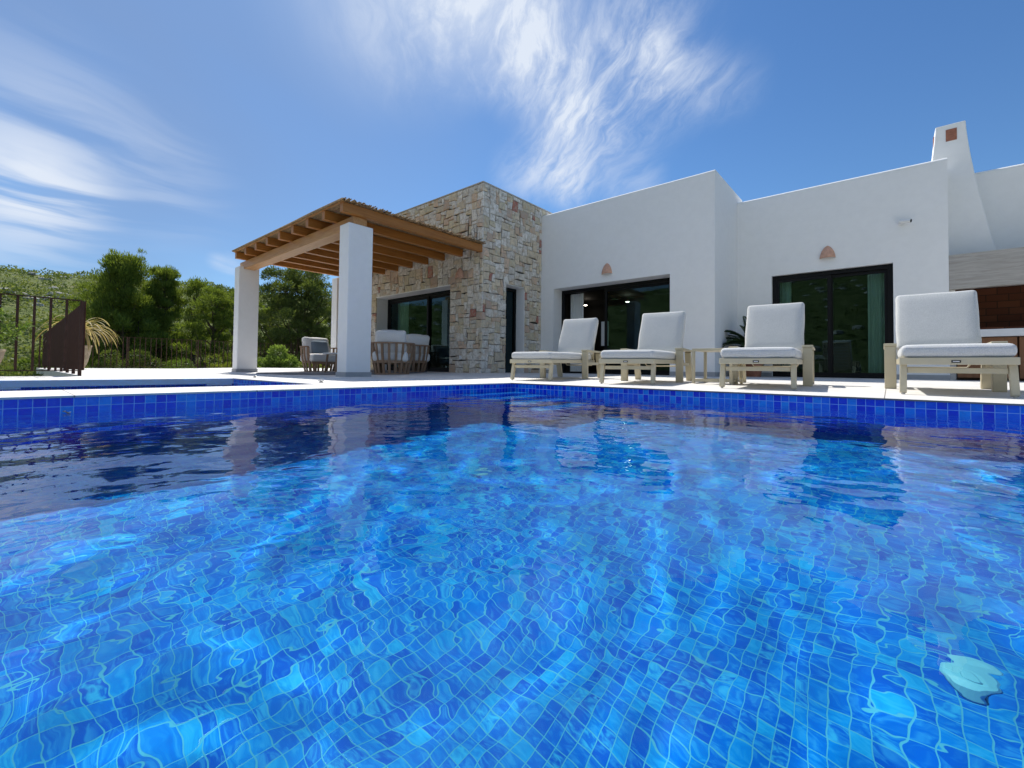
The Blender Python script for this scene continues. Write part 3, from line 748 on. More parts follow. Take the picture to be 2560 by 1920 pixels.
# chimney with flared sides
def chim(z):     # half widths by height
    t = (z-1.9)/(4.5-1.9)
    return .188+.375*max(0, (1-t))**1.35
b = MB(); zs = [1.9+2.6*i/18 for i in range(19)]; CX = .825; rings = []
cvs = []; cfs = []
for z in zs:
    hw = chim(z); cxx = CX-.0*(4.5-z); t = (4.5-z)/2.6
    xl = cxx-hw*(.98 if z > 3 else .98); xr = cxx+hw
    yf = 10.64-.10*t**1.6; yb = 11.14+.05*t
    cvs += [(xl, yf, z), (xr, yf, z), (xr, yb, z), (xl, yb, z)]
for i in range(len(zs)-1):
    for k in range(4): cfs.append((i*4+k, i*4+(k+1) % 4, (i+1)*4+(k+1) % 4, (i+1)*4+k))
o_ = (len(zs)-1)*4; cfs.append((o_, o_+1, o_+2, o_+3)); b.add(cvs, cfs)
ch = part(b, 'chimney', plaster, bevel=.015)
b = MB(); b.box(.768, .905, 10.632, 10.66, 4.20, 4.405); sub(b, 'smoke_vent', vent_m, ch)
b = MB(); b.box(CX-.19-.012, CX-.17, 10.80, 10.93, 4.20, 4.405); sub(b, 'smoke_vent', vent_m, ch)
# kitchen wing wall behind the chimney
b = MB(); b.box(XB-.3+.002, 5.0, 10.95, 11.25, BZ, 3.62); part(b, 'white_wall', plaster)

# outdoor kitchen / barbecue
kit = tag(empty('barbecue_kitchen', (1.5, 10.3, .05)), 'built in barbecue with travertine hood, brick firebox and wooden cupboards', 'barbecue')
KL = Vector((1.5, 10.3, .05))
def kpart(b, name, m, par=None, **kw):
    o = b.build(name, m, par or kit, **kw)
    if par is None: o.location = -KL
    return o
b = MB(); b.box(XB+.0015, 3.6, YB-.004, YB+.12, 1.53, 2.09); b.box(XB+.0015, 3.6, YB+.121, 10.949, 1.98, 2.088); kpart(b, 'hood', fascia_m, bevel=.003)
b = MB(); b.box(XB+.012, XB+.08, YB+.122, 10.94, .05, 1.978); kpart(b, 'side_wall', plaster)
b = MB(); b.box(3.5, 3.6, YB+.122, 10.94, .05, 1.978); kpart(b, 'side_wall', plaster)
b = MB(); b.box(XB+.082, 3.49, 10.85, 10.938, .87, 1.975); b.box(XB+.081, XB+.1, YB+.16, 10.849, .87, 1.975); b.box(XB+.09, 3.49, YB+.05, 10.849, .862, .893); kpart(b, 'firebox', brick_m)
b = MB(); b.box(XB+.03, 3.5, YB-.03, 10.8, .745, .86); kpart(b, 'worktop', cover_m, bevel=.006)
b = MB(); b.box(XB+.085, 3.45, YB+.10, 10.7, .07, .744); kpart(b, 'cupboard', mat('cupboard_dark_brown', (.06, .03, .02), .7))  # plain dark brown cupboard body behind the doors
for k in range(4):
    x0 = XB+.09+k*.66; b = MB(); b.box(x0, x0+.64, YB+.02, YB+.098, .10, .735)
    if x0+.64 < 3.45: kpart(b, 'cupboard_door', cab_wood, bevel=.004)

# curtains (thin wavy cloth with thickness)
def curtain(x0, x1, y, z0, z1, n, amp, label, mm=curtain_m):
    b = MB(); N = n*8; th = .006
    f = [(x0+(x1-x0)*i/N, y+amp*math.sin(2*PI*i/8+.5*math.sin(i*.6))) for i in range(N+1)]
    vs = [(x, yy, z) for z in (z0, z1) for x, yy in f]+[(x, yy+th, z) for z in (z0, z1) for x, yy in f]
    M = N+1; fs = []
    for i in range(N):
        fs.append((i, i+1, M+i+1, M+i)); fs.append((2*M+i, 3*M+i, 3*M+i+1, 2*M+i+1))
    b.add(vs, fs); o = b.build('curtain', mm, smooth=True); return tag(o, label, 'curtain', 'curtains behind the glass doors')
curtain(-5.93, -5.56, YA+AR+.22, .10, 1.98, 6, .035, 'white curtain gathered at the left of the half open door')
curtain(-1.70, -1.50, YB+.32, .10, 2.0, 3, .03, 'pale curtain at the left of the sliding door behind the third lounger')
curtain(-.30, -.02, YB+.32, .10, 2.0, 4, .03, 'pale curtain at the right of the sliding door behind the third lounger')
curtain(-10.25, -9.75, YS+.62, .10, 1.93, 5, .03, 'pale curtain behind the sliding door in the stone wall')
b = MB(); b.box(-5.24, -5.05, YA+AR+.5, YA+AR+.53, .72, 1.30); tag(b.build('wall_panel', cover_m, bevel=.004), 'upright white panel on the wall seen through the half open door', 'wall panel')
for (x, y) in ((-7.9, 13.0), (-6.4, 13.1)):
    b = MB(); b.lathe([(0, 0), (.05, 0), (.055, .012), (0, .012)], 14, (x, y, 2.33)); o = b.build('downlight', lamp_on)
    tag(o, 'small lit ceiling spot inside, %s of the two' % ('left' if x < -7 else 'right'), 'ceiling spot', 'ceiling spots in the room')

# wall lamps
def sconce(x, y, z, lab, axis='y'):
    t = tag(empty('wall_lamp', (x, y, z)), lab, 'wall lamp', 'terracotta wall lamps')
    b = MB(); H = .235
    prof = [(max(.004, .122*(1-(k/12)**1.75)**.62), H*k/12) for k in range(13)]
    n = 20; vs = []; fs = []
    for r, zz in prof:
        for k in range(n+1):
            a = PI+PI*k/n; vs.append((r*math.cos(a), .72*r*math.sin(a), zz))
    for i in range(12):
        for k in range(n): fs.append((i*(n+1)+k, i*(n+1)+k+1, (i+1)*(n+1)+k+1, (i+1)*(n+1)+k))
    b.add(vs, fs); o = b.build('lamp_shade', terracotta, t, smooth=True)
    sm = o.modifiers.new('solid', 'SOLIDIFY'); sm.thickness = .008
    b = MB(); b.box(-.04, .04, -.012, .0, .03, .14); b.build('back_plate', steel, t)
sconce(-4.63, YA, 2.228, 'terracotta half cone wall lamp above the half open door')
sconce(-.872, YB, 2.295, 'terracotta half cone wall lamp above the sliding door at the right')
sconce(-7.068, YS-.012, 2.10, 'terracotta half cone wall lamp on the stone wall under the pergola')
# security camera
t = tag(empty('security_camera', (.17, YB, 2.745)), 'small white bullet camera high on the white wall by the chimney', 'security camera')
b = MB(); b.lathe([(0, 0), (.035, 0), (.035, .02), (0, .02)], 16); xform(b, Matrix.Rotation(PI/2, 4, 'X')); b.build('mount', socket_m, t)
b = MB(); b.tube([(0, -.02, 0), (.0, -.05, -.01), (.03, -.06, .0)], .010, 8); b.build('arm', socket_m, t)
b = MB(); b.tube([(-.02, -.058, .005), (.085, -.095, -.015)], .027, 14); c_ = b.build('camera_body', socket_m, t, smooth=False)
b = MB(); b.tube([(.084, -.095, -.0148), (.089, -.0968, -.0158)], .02, 14); b.build('lens', black_frame, c_); t.scale = (1.35, 1.35, 1.35)
b = MB(); b.box(-7.055, -7.0, YS-.018, YS+.02, .345, .425); tag(b.build('socket', socket_m, bevel=.003), 'small white power socket low on the stone wall', 'socket')

# ------------------------------------------------------------------ pergola
per = tag(empty('pergola', (-9, 5, 0)), 'pergola with square white pillars, honey coloured rafters and a reed roof', 'pergola')
PL = Vector((-9, 5, 0))
def ppart(b, name, m, par=None, **kw):
    o = b.build(name, m, par or per, **kw)
    if par is None: o.location = -PL
    return o
for (x1, y0, zt) in ((-6.47, 3.52, 2.455), (-11.37, 3.51, 2.455), (-11.37, 5.88, 2.575)):
    b = MB(); b.box(x1-.295, x1, y0, y0+.43, -.05, zt); pl = ppart(b, 'pillar', plaster, bevel=.012)
    b = MB(); b.box(x1-.307, x1+.012, y0-.012, y0+.442, -.05, .075); sub(b, 'skirting', skirt_m, pl, bevel=.003)
b = MB(); b.box(-11.62, -6.478, 3.60, 3.84, 2.40, 2.575); ppart(b, 'beam', beam_wood_x, bevel=.008)
b = MB(); b.box(-11.62, -11.0, 5.95, 6.15, 2.40, 2.574); ppart(b, 'beam', beam_wood_x, bevel=.008)
for k in range(9):
    x = -6.455-k*(11.205-6.455)/8
    b = MB(); sg = rs.uniform(-.004, .004)
    b.box(x-.05, x+.05, 3.38, 6.46, 2.575, 2.725); ppart(b, 'rafter', beam_wood_y, bevel=.006)
# reeds across the rafters
V = []; F = []; rnd = []
rr = random.Random(5); y = 3.34
b = MB()
while y < 6.46:
    rad = rr.uniform(.007, .013); layers = 2
    for l in range(layers):
        xa = -11.32+rr.uniform(-.05, .04); xb = -6.34+rr.uniform(-.07, .05)
        zz = 2.727+rad+l*.019+rr.uniform(0, .004)
        yy = y+rr.uniform(-.004, .004)+l*.008
        pts = [(xa+(xb-xa)*k/5, yy+rr.uniform(-.003, .003), zz+rr.uniform(-.003, .004)) for k in range(6)]
        b.tube(pts, rad, 5)
    y += rad*2+rr.uniform(.0, .0035)
reed = ppart(b, 'reed_mat', reed_m)
b = MB(); b.box(-11.3, -6.39, 3.36, 3.40, 2.726, 2.742); b.box(-11.3, -6.39, 4.9, 4.93, 2.772, 2.79); ppart(b, 'batten', beam_wood_x)

# ------------------------------------------------------------------ spa edge slab, deck fittings
t = tag(empty('cover_box', (-6.5, .2, -.07)), 'long white cover housing along the far side of the small pool', 'pool cover box')
b = MB(); b.box(-.46, .12, -1.51, 2.12, .0, .0695); o = b.build('housing', cover_m, t, bevel=.004)
for y0 in (-.35, 1.45): b = MB(); b.box(.10, .123, y0, y0+.27, -.018, -.0005); b.build('end_flange', cover_m, t)
def fitting(x, y, lab):
    t = tag(empty('deck_cleat', (x, y, 0.001)), lab, 'cleat', 'steel cleats on the terrace')
    b = MB(); b.box(-.03, .03, -.015, .015, 0, .004); b.box(-.018, .018, -.009, .009, .004, .016); b.build('foot', steel, t, bevel=.002)
    b = MB(); b.box(-.045, .045, -.012, .012, .016, .024); b.build('crossbar', steel, t, bevel=.003)
fitting(-6.60, 2.26, 'small steel cleat on the terrace, nearer the far pergola pillar')
fitting(-4.43, 2.14, 'small steel cleat on the terrace, between the two pools and the near pillar')

# ------------------------------------------------------------------ fences
def fence(name, a, b_, z0, H, sp, lab, grp='brown metal fences round the terrace', rail=.03, bar=.012, lowz=.07, top=.012):
    a = Vector((*a, z0)); b_ = Vector((*b_, z0)); L = (b_-a).length; d = (b_-a)/L
    t = tag(empty(name, a), lab, 'fence', grp)
    A = Vector((0, 0, 0)); B = b_-a
    m_ = MB(); m_.bar(A+Vector((0, 0, H)), B+Vector((0, 0, H)), rail*1.3, top); m_.build('top_rail', metal_brown, t)
    m_ = MB(); m_.bar(A+Vector((0, 0, lowz)), B+Vector((0, 0, lowz)), rail, .012); m_.build('bottom_rail', metal_brown, t)
    n = int(L/sp); base = None
    for i in range(n+1):
        if i >= 95 and not (i % 1): break
        m_ = MB() if base is None else None
        if base is None:
            m_.box(-bar/2, bar/2, -bar*.75, bar*.75, lowz+.006, H-.006) if abs(d.y) > .5 else m_.box(-bar, bar, -bar/2, bar/2, lowz+.006, H-.006)
            base = m_.build('baluster', metal_brown, t); o = base
        else:
            o = base.copy(); C.objects.link(o); o.parent = t
        o.location = d*(sp*i)
    for i in range(0, int(L/2)+1):
        m_ = MB(); q = d*min(L, 2*i); m_.box(q.x-.017, q.x+.017, q.y-.017, q.y+.017, -.03, H-.006); m_.build('post', metal_brown, t)
    return t
fence('metal_fence', (-8.15, .67), (-8.15, -3.3), 0, 1.0, .142, 'brown metal fence at the left beside the two pots, nearest the pool', bar=.017, rail=.03)
fence('metal_fence', (-19.45, .72), (-19.45, 11.3), 0, 1.05, .146, 'long brown metal fence along the far edge of the terrace', bar=.014)
fence('metal_fence', (-19.4, 11.35), (-11.3, 11.35), 0, 1.05, .146, 'brown metal fence running back behind the sofa under the pergola', bar=.014)
# solid stair guard going away from the near fence
t = tag(empty('stair_guard', (-8.17, .70, 0)), 'solid rust brown sheet metal guard panel at the head of the steps', 'guard panel')
b = MB(); L = 9.3
b.add([(0, 0, .075), (-L, 0, .075), (-L, 0, .93), (-.35, 0, 1.0), (0, 0, 1.0), (0, .012, .075), (-L, .012, .075), (-L, .012, .93), (-.35, .012, 1.0), (0, .012, 1.0)],
      [(0, 1, 2, 3, 4), (9, 8, 7, 6, 5), (0, 5, 6, 1), (1, 6, 7, 2), (2, 7, 8, 3), (3, 8, 9, 4), (4, 9, 5, 0)])
b.build('sheet', rust_sheet, t)
for x in (-.75, -1.6, -2.6, -3.8, -5.2, -6.9, -8.8):
    b = MB(); b.box(x-.03, x+.03, .013, .05, -.03, .99 if x == 0 else .3); b.build('post', metal_brown, t)

# ------------------------------------------------------------------ loungers
def make_lounger():
    root = empty('sun_lounger')
    tag(root, 'x', 'sun lounger', 'sun loungers facing the pool')
    W2 = .285
    b = MB(); b.box(-W2-.025, W2+.025, -.02, .025, .229, .282)
    b.box(-W2-.025, -W2+.02, .0255, 1.5, .231, .280); b.box(W2-.02, W2+.025, .0255, 1.5, .231, .280); b.box(-W2+.021, W2-.021, 1.45, 1.49, .232, .279)
    b.build('seat_frame', frame_beige, root, bevel=.004)
    for k in range(9): b = MB(); b.box(-W2+.021, W2-.021, .10+k*.15, .16+k*.15, .262, .278); b.build('seat_slat', frame_beige, root)
    for s in (-1, 1):
        b = MB(); b.bar((s*W2, .055, .230), (s*(W2+.004), .01, .012), .042, .048, up=(0, 1, 0)); lg = b.build('leg', frame_beige, root, bevel=.004)
        b = MB(); b.lathe([(0, 0), (.012, 0), (.012, .013), (0, .013)], 10, (s*(W2+.004), .009, 0)); b.build('foot_cap', steel, lg)
    b = MB(); b.box(-W2+.022, W2-.022, .035, .06, .165, .205); b.build('stretcher', frame_beige, root, bevel=.003)
    b = MB(); b.box(-.025, .025, -.0225, -.0203, .243, .262); bd = b.build('badge', badge_m, root)
    b = MB(); b.box(-.017, .017, -.0235, -.0226, .2495, .2555); b.build('badge_lettering', badge_w, bd)
    for s in (-1, 1):
        xc = s*.352
        b = MB(); b.box(xc-.043, xc+.043, .985, 1.035, .0, .405); b.build('arm_leg', frame_beige, root, bevel=.005)
        b = MB(); b.bar((xc, 1.53, .39), (xc, 1.63, .003), .078, .05, up=(0, 1, 0)); b.build('arm_leg', frame_beige, root, bevel=.005)
        b = MB(); b.add([(xc-.048, .975, .406), (xc+.048, .975, .406), (xc+.048, 1.63, .392), (xc-.048, 1.63, .392), (xc-.048, .975, .432), (xc+.048, .975, .432), (xc+.048, 1.63, .416), (xc-.048, 1.63, .416)],
                        [(0, 3, 2, 1), (4, 5, 6, 7), (0, 1, 5, 4), (1, 2, 6, 5), (2, 3, 7, 6), (3, 0, 4, 7)]); b.build('armrest', frame_beige, root, bevel=.004)
        b = MB(); b.box(xc-.015, xc+.015, 1.031, 1.535, .205, .245); b.build('side_rail', frame_beige, root)
    # reclined back: frame with slats, U-shaped support tube
    A = R(24.5); M = Matrix.Translation((0, 1.44, .30)) @ Matrix.Rotation(-A, 4, 'X')
    b = MB(); b.box(-.28, -.245, .0, .03, -.01, .66); b.box(.245, .28, .0, .03, -.01, .66); b.box(-.2445, .2445, .001, .029, .62, .659)
    for k in range(7): b.box(-.2445, .2445, .006, .02, .04+k*.085, .085+k*.085)
    xform(b, M); b.build('backrest_frame', frame_beige, root)
    b = MB(); b.tube([(-.25, 1.62, .55), (-.25, 1.60, .25), (-.22, 1.60, .20), (.22, 1.60, .20), (.25, 1.60, .25), (.25, 1.62, .55)], .009, 8); b.build('support_tube', frame_beige, root, smooth=True)
    b = rbox(.605, 1.42, .096, .038, .012, 1, 8, .006); xform(b, Matrix.Translation((0, .695, .330))); cu = b.build('seat_cushion', fab, root, smooth=True)
    b = rbox(.60, .105, .64, .036, .014, 2, 8, .007); xform(b, M @ Matrix.Translation((0, -.055, .372))); cb = b.build('back_cushion', fab, root, smooth=True)
    def piping(par, pts):
        b = MB(); b.tube(pts+[pts[0], pts[1]], .0032, 5, cap=False); b.build('piping', fab_white, par)
    q = []
    for (sx, sy) in ((-1, -1), (1, -1), (1, 1), (-1, 1)):
        for k in range(5):
            a0 = {(-1, -1): PI, (1, -1): -PI/2, (1, 1): 0, (-1, 1): PI/2}[(sx, sy)]; a = a0+PI/2*k/4
            q.append((sx*(.3025-.045)+.040*math.cos(a), .695+sy*(.71-.045)+.040*math.sin(a), .360))
    piping(cu, [Vector(p) for p in q])
    return root
lg = make_lounger()
LS = [(.365, 4.55, .01, 'sun lounger in front of the barbecue, the one nearest the camera'),
      (-.925, 4.49, .08, 'sun lounger in front of the palm pot and beside the side table'),
      (-2.21, 4.50, .14, 'sun lounger between the side table and the farthest lounger'),
      (-3.605, 4.56, .15, 'farthest sun lounger, next to the narrow dark door of the stone block')]
for i, (x, y, a, lab) in enumerate(LS):
    o = lg if i == 0 else copy_tree(lg)
    sl = (zd(x, y+1.6)-zd(x, y))/1.6
    o.location = (x, y, zd(x, y)+.001); o.rotation_euler = (math.atan(sl), 0, a); o['label'] = lab

def side_table(x, y, lab, w_=.44, d_=.46, h=.405):
    t = tag(empty('side_table', (x, y, zd(x, y+.2)+.001)), lab, 'side table', 'beige side tables')
    b = MB(); b.box(-w_/2, w_/2, -d_/2, d_/2, h-.028, h); b.build('table_top', frame_beige, t, bevel=.003)
    for sx in (-1, 1):
        for sy in (-1, 1):
            b = MB(); b.box(sx*(w_/2-.015)-.0145, sx*(w_/2-.015)+.0145, sy*(d_/2-.015)-.0145, sy*(d_/2-.015)+.0145, .0, h-.029); b.build('leg', frame_beige, t)
    b = MB()
    for sy in (-1, 1): b.box(-w_/2+.03, w_/2-.03, sy*(d_/2-.015)-.012, sy*(d_/2-.015)+.012, .02, .05)
    for sx in (-1, 1): b.box(sx*(w_/2-.015)-.012, sx*(w_/2-.015)+.012, -d_/2+.03, d_/2-.03, .021, .049)
    b.build('base_frame', frame_beige, t)
    return t
side_table(-1.545, 5.52, 'beige open frame side table between the two middle loungers')
side_table(1.12, 5.55, 'beige side table cut off by the right edge of the view')

# ------------------------------------------------------------------ patio furniture
def slat_chair(w2=.38, d2=.36, open_ang=R(48), pillow=False):
    """round tub chair of curved slats; open side faces -Y"""
    root = empty('slatted_armchair')
    def ring(z, s): return lambda a: Vector((w2*s*math.cos(a), d2*s*math.sin(a), z))
    a0, a1 = -PI/2+open_ang, 3*PI/2-open_ang
    def sc_of(z): return .80+.26*math.sin(min(1, z/.60)*PI/2)**1.1
    n = 30; zt = .60
    for (nm, z, s, wd, hh) in (('top_rail', zt, sc_of(zt), .05, .028), ('seat_rail', .25, sc_of(.25)-.03, .03, .05), ('base_rail', .018, .80, .05, .035)):
        b = MB()
        for k in range(n):
            p0, p1 = ring(z, s)(a0+(a1-a0)*k/n), ring(z, s)(a0+(a1-a0)*(k+1)/n); b.bar(p0, p1+(p1-p0)*.04, wd, hh)
        b.build(nm, chair_wood, root)
    N = 15
    for k in range(N):
        b = MB()
        a = a0+(a1-a0)*k/(N-1)
        for j in range(6):
            z0, z1 = .03+.56*j/6, .03+.56*(j+1)/6
            b.bar(ring(z0, sc_of(z0))(a), ring(z1, sc_of(z1))(a), .045 if k not in (0, N-1) else .06, .02, up=(math.cos(a), math.sin(a), 0))
        b.build('slat', chair_wood, root)
    b = MB(); b.box(-w2*.85, w2*.85, -d2*.85, -d2*.85+.03, .20, .26)
    for s in (-1, 1): b.box(s*w2*.6-.02, s*w2*.6+.02, -d2*.8, -d2*.8+.04, .0, .2)
    b.build('front_rail', chair_wood, root)
    b = rbox(w2*1.72, d2*1.72, .17, .05, .02, 3, 6, .01); xform(b, Matrix.Translation((0, -.02, .345))); b.build('seat_cushion', fab_white, root, smooth=True)
    b = rbox(w2*1.5, .17, .45, .07, .03, 4, 6, .02); xform(b, Matrix.Translation((0, d2*.62, .62)) @ Matrix.Rotation(R(-12), 4, 'X')); b.build('back_cushion', fab_white, root, smooth=True)
    if pillow:
        b = rbox(.40, .13, .36, .06, .03, 6, 5, .01); xform(b, Matrix.Translation((.02, d2*.22, .58)) @ Matrix.Rotation(R(-18), 4, 'X')); b.build('pillow', fab_blue, root, smooth=True)
    return root
ca = slat_chair(); tag(ca, 'slatted wooden tub chair seen from behind, just right of the near pillar', 'armchair', 'slatted wooden chairs under the pergola')
ca.location = (-7.30, 4.92, .012); ca.rotation_euler = (0, 0, R(-152)+PI+PI); 
ca.rotation_euler = (0, 0, R(-133))
cb = copy_tree(ca); cb['label'] = 'slatted wooden tub chair with blue cushion beside the glass door in the stone wall'
cb.location = (-8.02, 5.88, .03); cb.rotation_euler = (0, 0, R(-95))
b = rbox(.40, .13, .36, .06, .03, 6, 5, .01); xform(b, Matrix.Translation((.16, .04, .60)) @ Matrix.Rotation(R(-18), 4, 'X')); b.build('pillow', fab_blue, cb, smooth=True)
cc = slat_chair(.42, .36, R(62), True); tag(cc, 'slatted wooden chair with cream back and blue pillow, left of the near pillar', 'armchair', 'slatted wooden chairs under the pergola')
cc.name = 'slatted_armchair'; cc.location = (-10.30, 4.95, .005); cc.rotation_euler = (0, 0, R(92))
# coffee table and rug
t = tag(empty('coffee_table', (-8.95, 4.75, .012)), 'low round coffee table behind the near pillar', 'coffee table')
b = MB(); b.lathe([(0, .40), (.36, .40), (.37, .41), (.37, .425), (.36, .43), (0, .43)], 32); b.build('table_top', cover_m, t)
for k in range(4):
    a = PI/4+k*PI/2; b = MB(); b.bar((.28*math.cos(a), .28*math.sin(a), .40), (.33*math.cos(a), .33*math.sin(a), 0), .035, .035); b.build('leg', chair_wood, t)
b = MB(); b.lathe([(0, .012), (1.72, .012), (1.73, .006), (1.73, 0)], 64, (-9.05, 4.95, .0))
b.v = [(x, y, z+zd(x, y)+.003) for x, y, z in b.v]
tag(b.build('rug', speckle('rug_weave', (.16, .16, .165), .95, 60, .3)), 'round dark grey rug under the pergola chairs', 'rug')

# ------------------------------------------------------------------ pots and plants
rn = np.random.RandomState(3)
def leaf_quads(P, Dv, L, Wd, rng_, up=None):
    """thin diamond leaves at points P pointing along Dv"""
    n = len(P); Dn = Dv/np.linalg.norm(Dv, axis=1, keepdims=True)
    rv = rng_.normal(size=(n, 3)); S = np.cross(Dn, rv); S /= np.linalg.norm(S, axis=1, keepdims=True)
    L = L[:, None]; Wd = Wd[:, None]
    V = np.stack([P, P+Dn*L*.45+S*Wd, P+Dn*L, P+Dn*L*.45-S*Wd], 1).reshape(-1, 3)
    F = np.arange(n*4).reshape(n, 4); return V, F
def fronds(root, n, L, spread, up, m, seed, leaf=.1, lw=.007, nl=26, droop=1.0, pinnate=True, name='frond', az=None):
    rr = np.random.RandomState(seed)
    for k in range(n):
        a = 2*PI*k/n*2.618 if az is None else rr.uniform(*az); el = rr.uniform(*up); l = L*rr.uniform(.8, 1.1)
        pts = []; dirv = Vector((math.cos(a)*math.cos(el), math.sin(a)*math.cos(el), math.sin(el))); p = Vector((0, 0, 0)); v = dirv.copy(); st = l/14
        for i in range(15): pts.append(p.copy()); p = p+v*st; v = (v+Vector((0, 0, -1))*droop*.11*(1+i*.08)).normalized()
        b = MB(); b.tube(pts, [.006*(1-i/16)+.0015 for i in range(15)], 4)
        if pinnate:
            side = dirv.cross(Vector((0, 0, 1))).normalized()
            for i in range(nl):
                t_ = .12+.86*i/nl; j = t_*14; i0 = int(j); q = pts[i0].lerp(pts[min(14, i0+1)], j-i0); tg = (pts[min(14, i0+1)]-pts[i0]).normalized()
                ll = leaf*math.sin(PI*min(1, t_*.9+.12))**.6
                for s in (-1, 1):
                    d2 = (side*s*.8+tg*.55+Vector((0, 0, .25))).normalized(); wv = tg*lw
                    o = len(b.v); b.add([q-wv*.5, q+d2*ll*.5-wv, q+d2*ll, q+d2*ll*.5+wv], [(0, 1, 2, 3)])
        else:   # strap leaf
            side = dirv.cross(Vector((0, 0, 1))).normalized()
            vs = []; 
            for i in range(15):
                wv = side*lw*math.sin(PI*(.08+.92*(1-i/14.)))**.5 if i < 14 else side*.0005
                vs += [pts[i]-wv, pts[i]+Vector((0, 0, -lw*.3)), pts[i]+wv]
            fs = []
            for i in range(14):
                for s in (0, 1): fs.append((i*3+s, i*3+s+1, i*3+s+4, i*3+s+3))
            b = MB(); b.add(vs, fs)
        o = b.build(name, m, root)
        at = o.data.attributes.new('rnd', 'FLOAT', 'FACE'); at.data.foreach_set('value', [float(rr.uniform(0, 1))]*len(o.data.polygons))

# cycad in a terracotta pot by the inner corner
t = tag(empty('potted_cycad', (-1.98, 9.35, .045)), 'dark green cycad in a reddish pot by the inner corner of the white walls', 'potted plant')
b = MB(); b.lathe([(0, 0), (.13, 0), (.165, .30), (.18, .31), (.18, .345), (.16, .345), (.15, .31), (0, .31)], 28); b.build('pot', pot_red, t, smooth=False)
b = MB(); b.lathe([(0, .3), (.075, .3), (.09, .42), (.06, .52), (0, .54)], 14); b.build('trunk', bark, t)
tm = empty('crown_base', (0, 0, .5)); tm.parent = t; tm.name = 'crown'
fronds(tm, 64, .66, 1, (R(-8), R(80)), cycad_m, 4, .15, .013, 34, .55)
# strap leaved plant in a clay pot behind the guard
t = tag(empty('potted_plant', (-16.6, 1.30, 0)), 'clay pot with arching dry strap leaves behind the brown guard panel', 'potted plant')
b = MB(); b.lathe([(0, 0), (.15, 0), (.22, .2), (.27, .45), (.285, .60), (.30, .62), (.29, .645), (.26, .645), (.25, .58), (0, .58)], 28); b.build('pot', pot_clay, t, smooth=False)
b = MB(); b.tube([(0, 0, .56), (.02, 0, .8), (0, .02, 1.0)], [.05, .045, .05], 10); b.build('trunk', bark, t)
tm = empty('crown', (0, 0, .98)); tm.parent = t
fronds(tm, 60, 1.12, 1, (R(5), R(70)), dry_m, 9, lw=.019, droop=1.25, pinnate=False, name='leaf')
# leafy shrub in a clay pot at the left edge
t = tag(empty('potted_shrub', (-7.72, -.16, 0)), 'leafy green shrub in a clay pot cut off by the left edge', 'potted plant')
b = MB(); b.lathe([(0, 0), (.09, 0), (.12, .08), (.165, .22), (.175, .29), (.185, .30), (.18, .32), (.155, .32), (.15, .28), (0, .28)], 28); b.build('pot', pot_clay, t, smooth=False)
rq = np.random.RandomState(8); Ps = []; Ds = []; b = MB()
for k in range(20):
    a = rq.uniform(0, 2*PI); el = rq.uniform(.6, 1.45); L = rq.uniform(.35, .62); d = Vector((math.cos(a)*math.cos(el), math.sin(a)*math.cos(el), math.sin(el))); p = Vector((0, 0, .28)); pts = [p.copy()]
    for i in range(8):
        d = (d+Vector(rq.normal(size=3)*.08)).normalized(); p = p+d*L/8; pts.append(p.copy())
        for j in range(9):
            Ps.append(tuple(p)); dd = Vector(rq.normal(size=3)).normalized()*.9+d*.7; Ds.append(tuple(dd))
    b.tube(pts, [.005*(1-i/10)+.001 for i in range(9)], 4)
b.build('stems', bark, t)
V, F = leaf_quads(np.array(Ps), np.array(Ds), rq.uniform(.05, .085, len(Ps)), rq.uniform(.008, .013, len(Ps)), rq)
fastmesh('foliage', V, F, olean, t, rq.uniform(0, 1, len(F)))

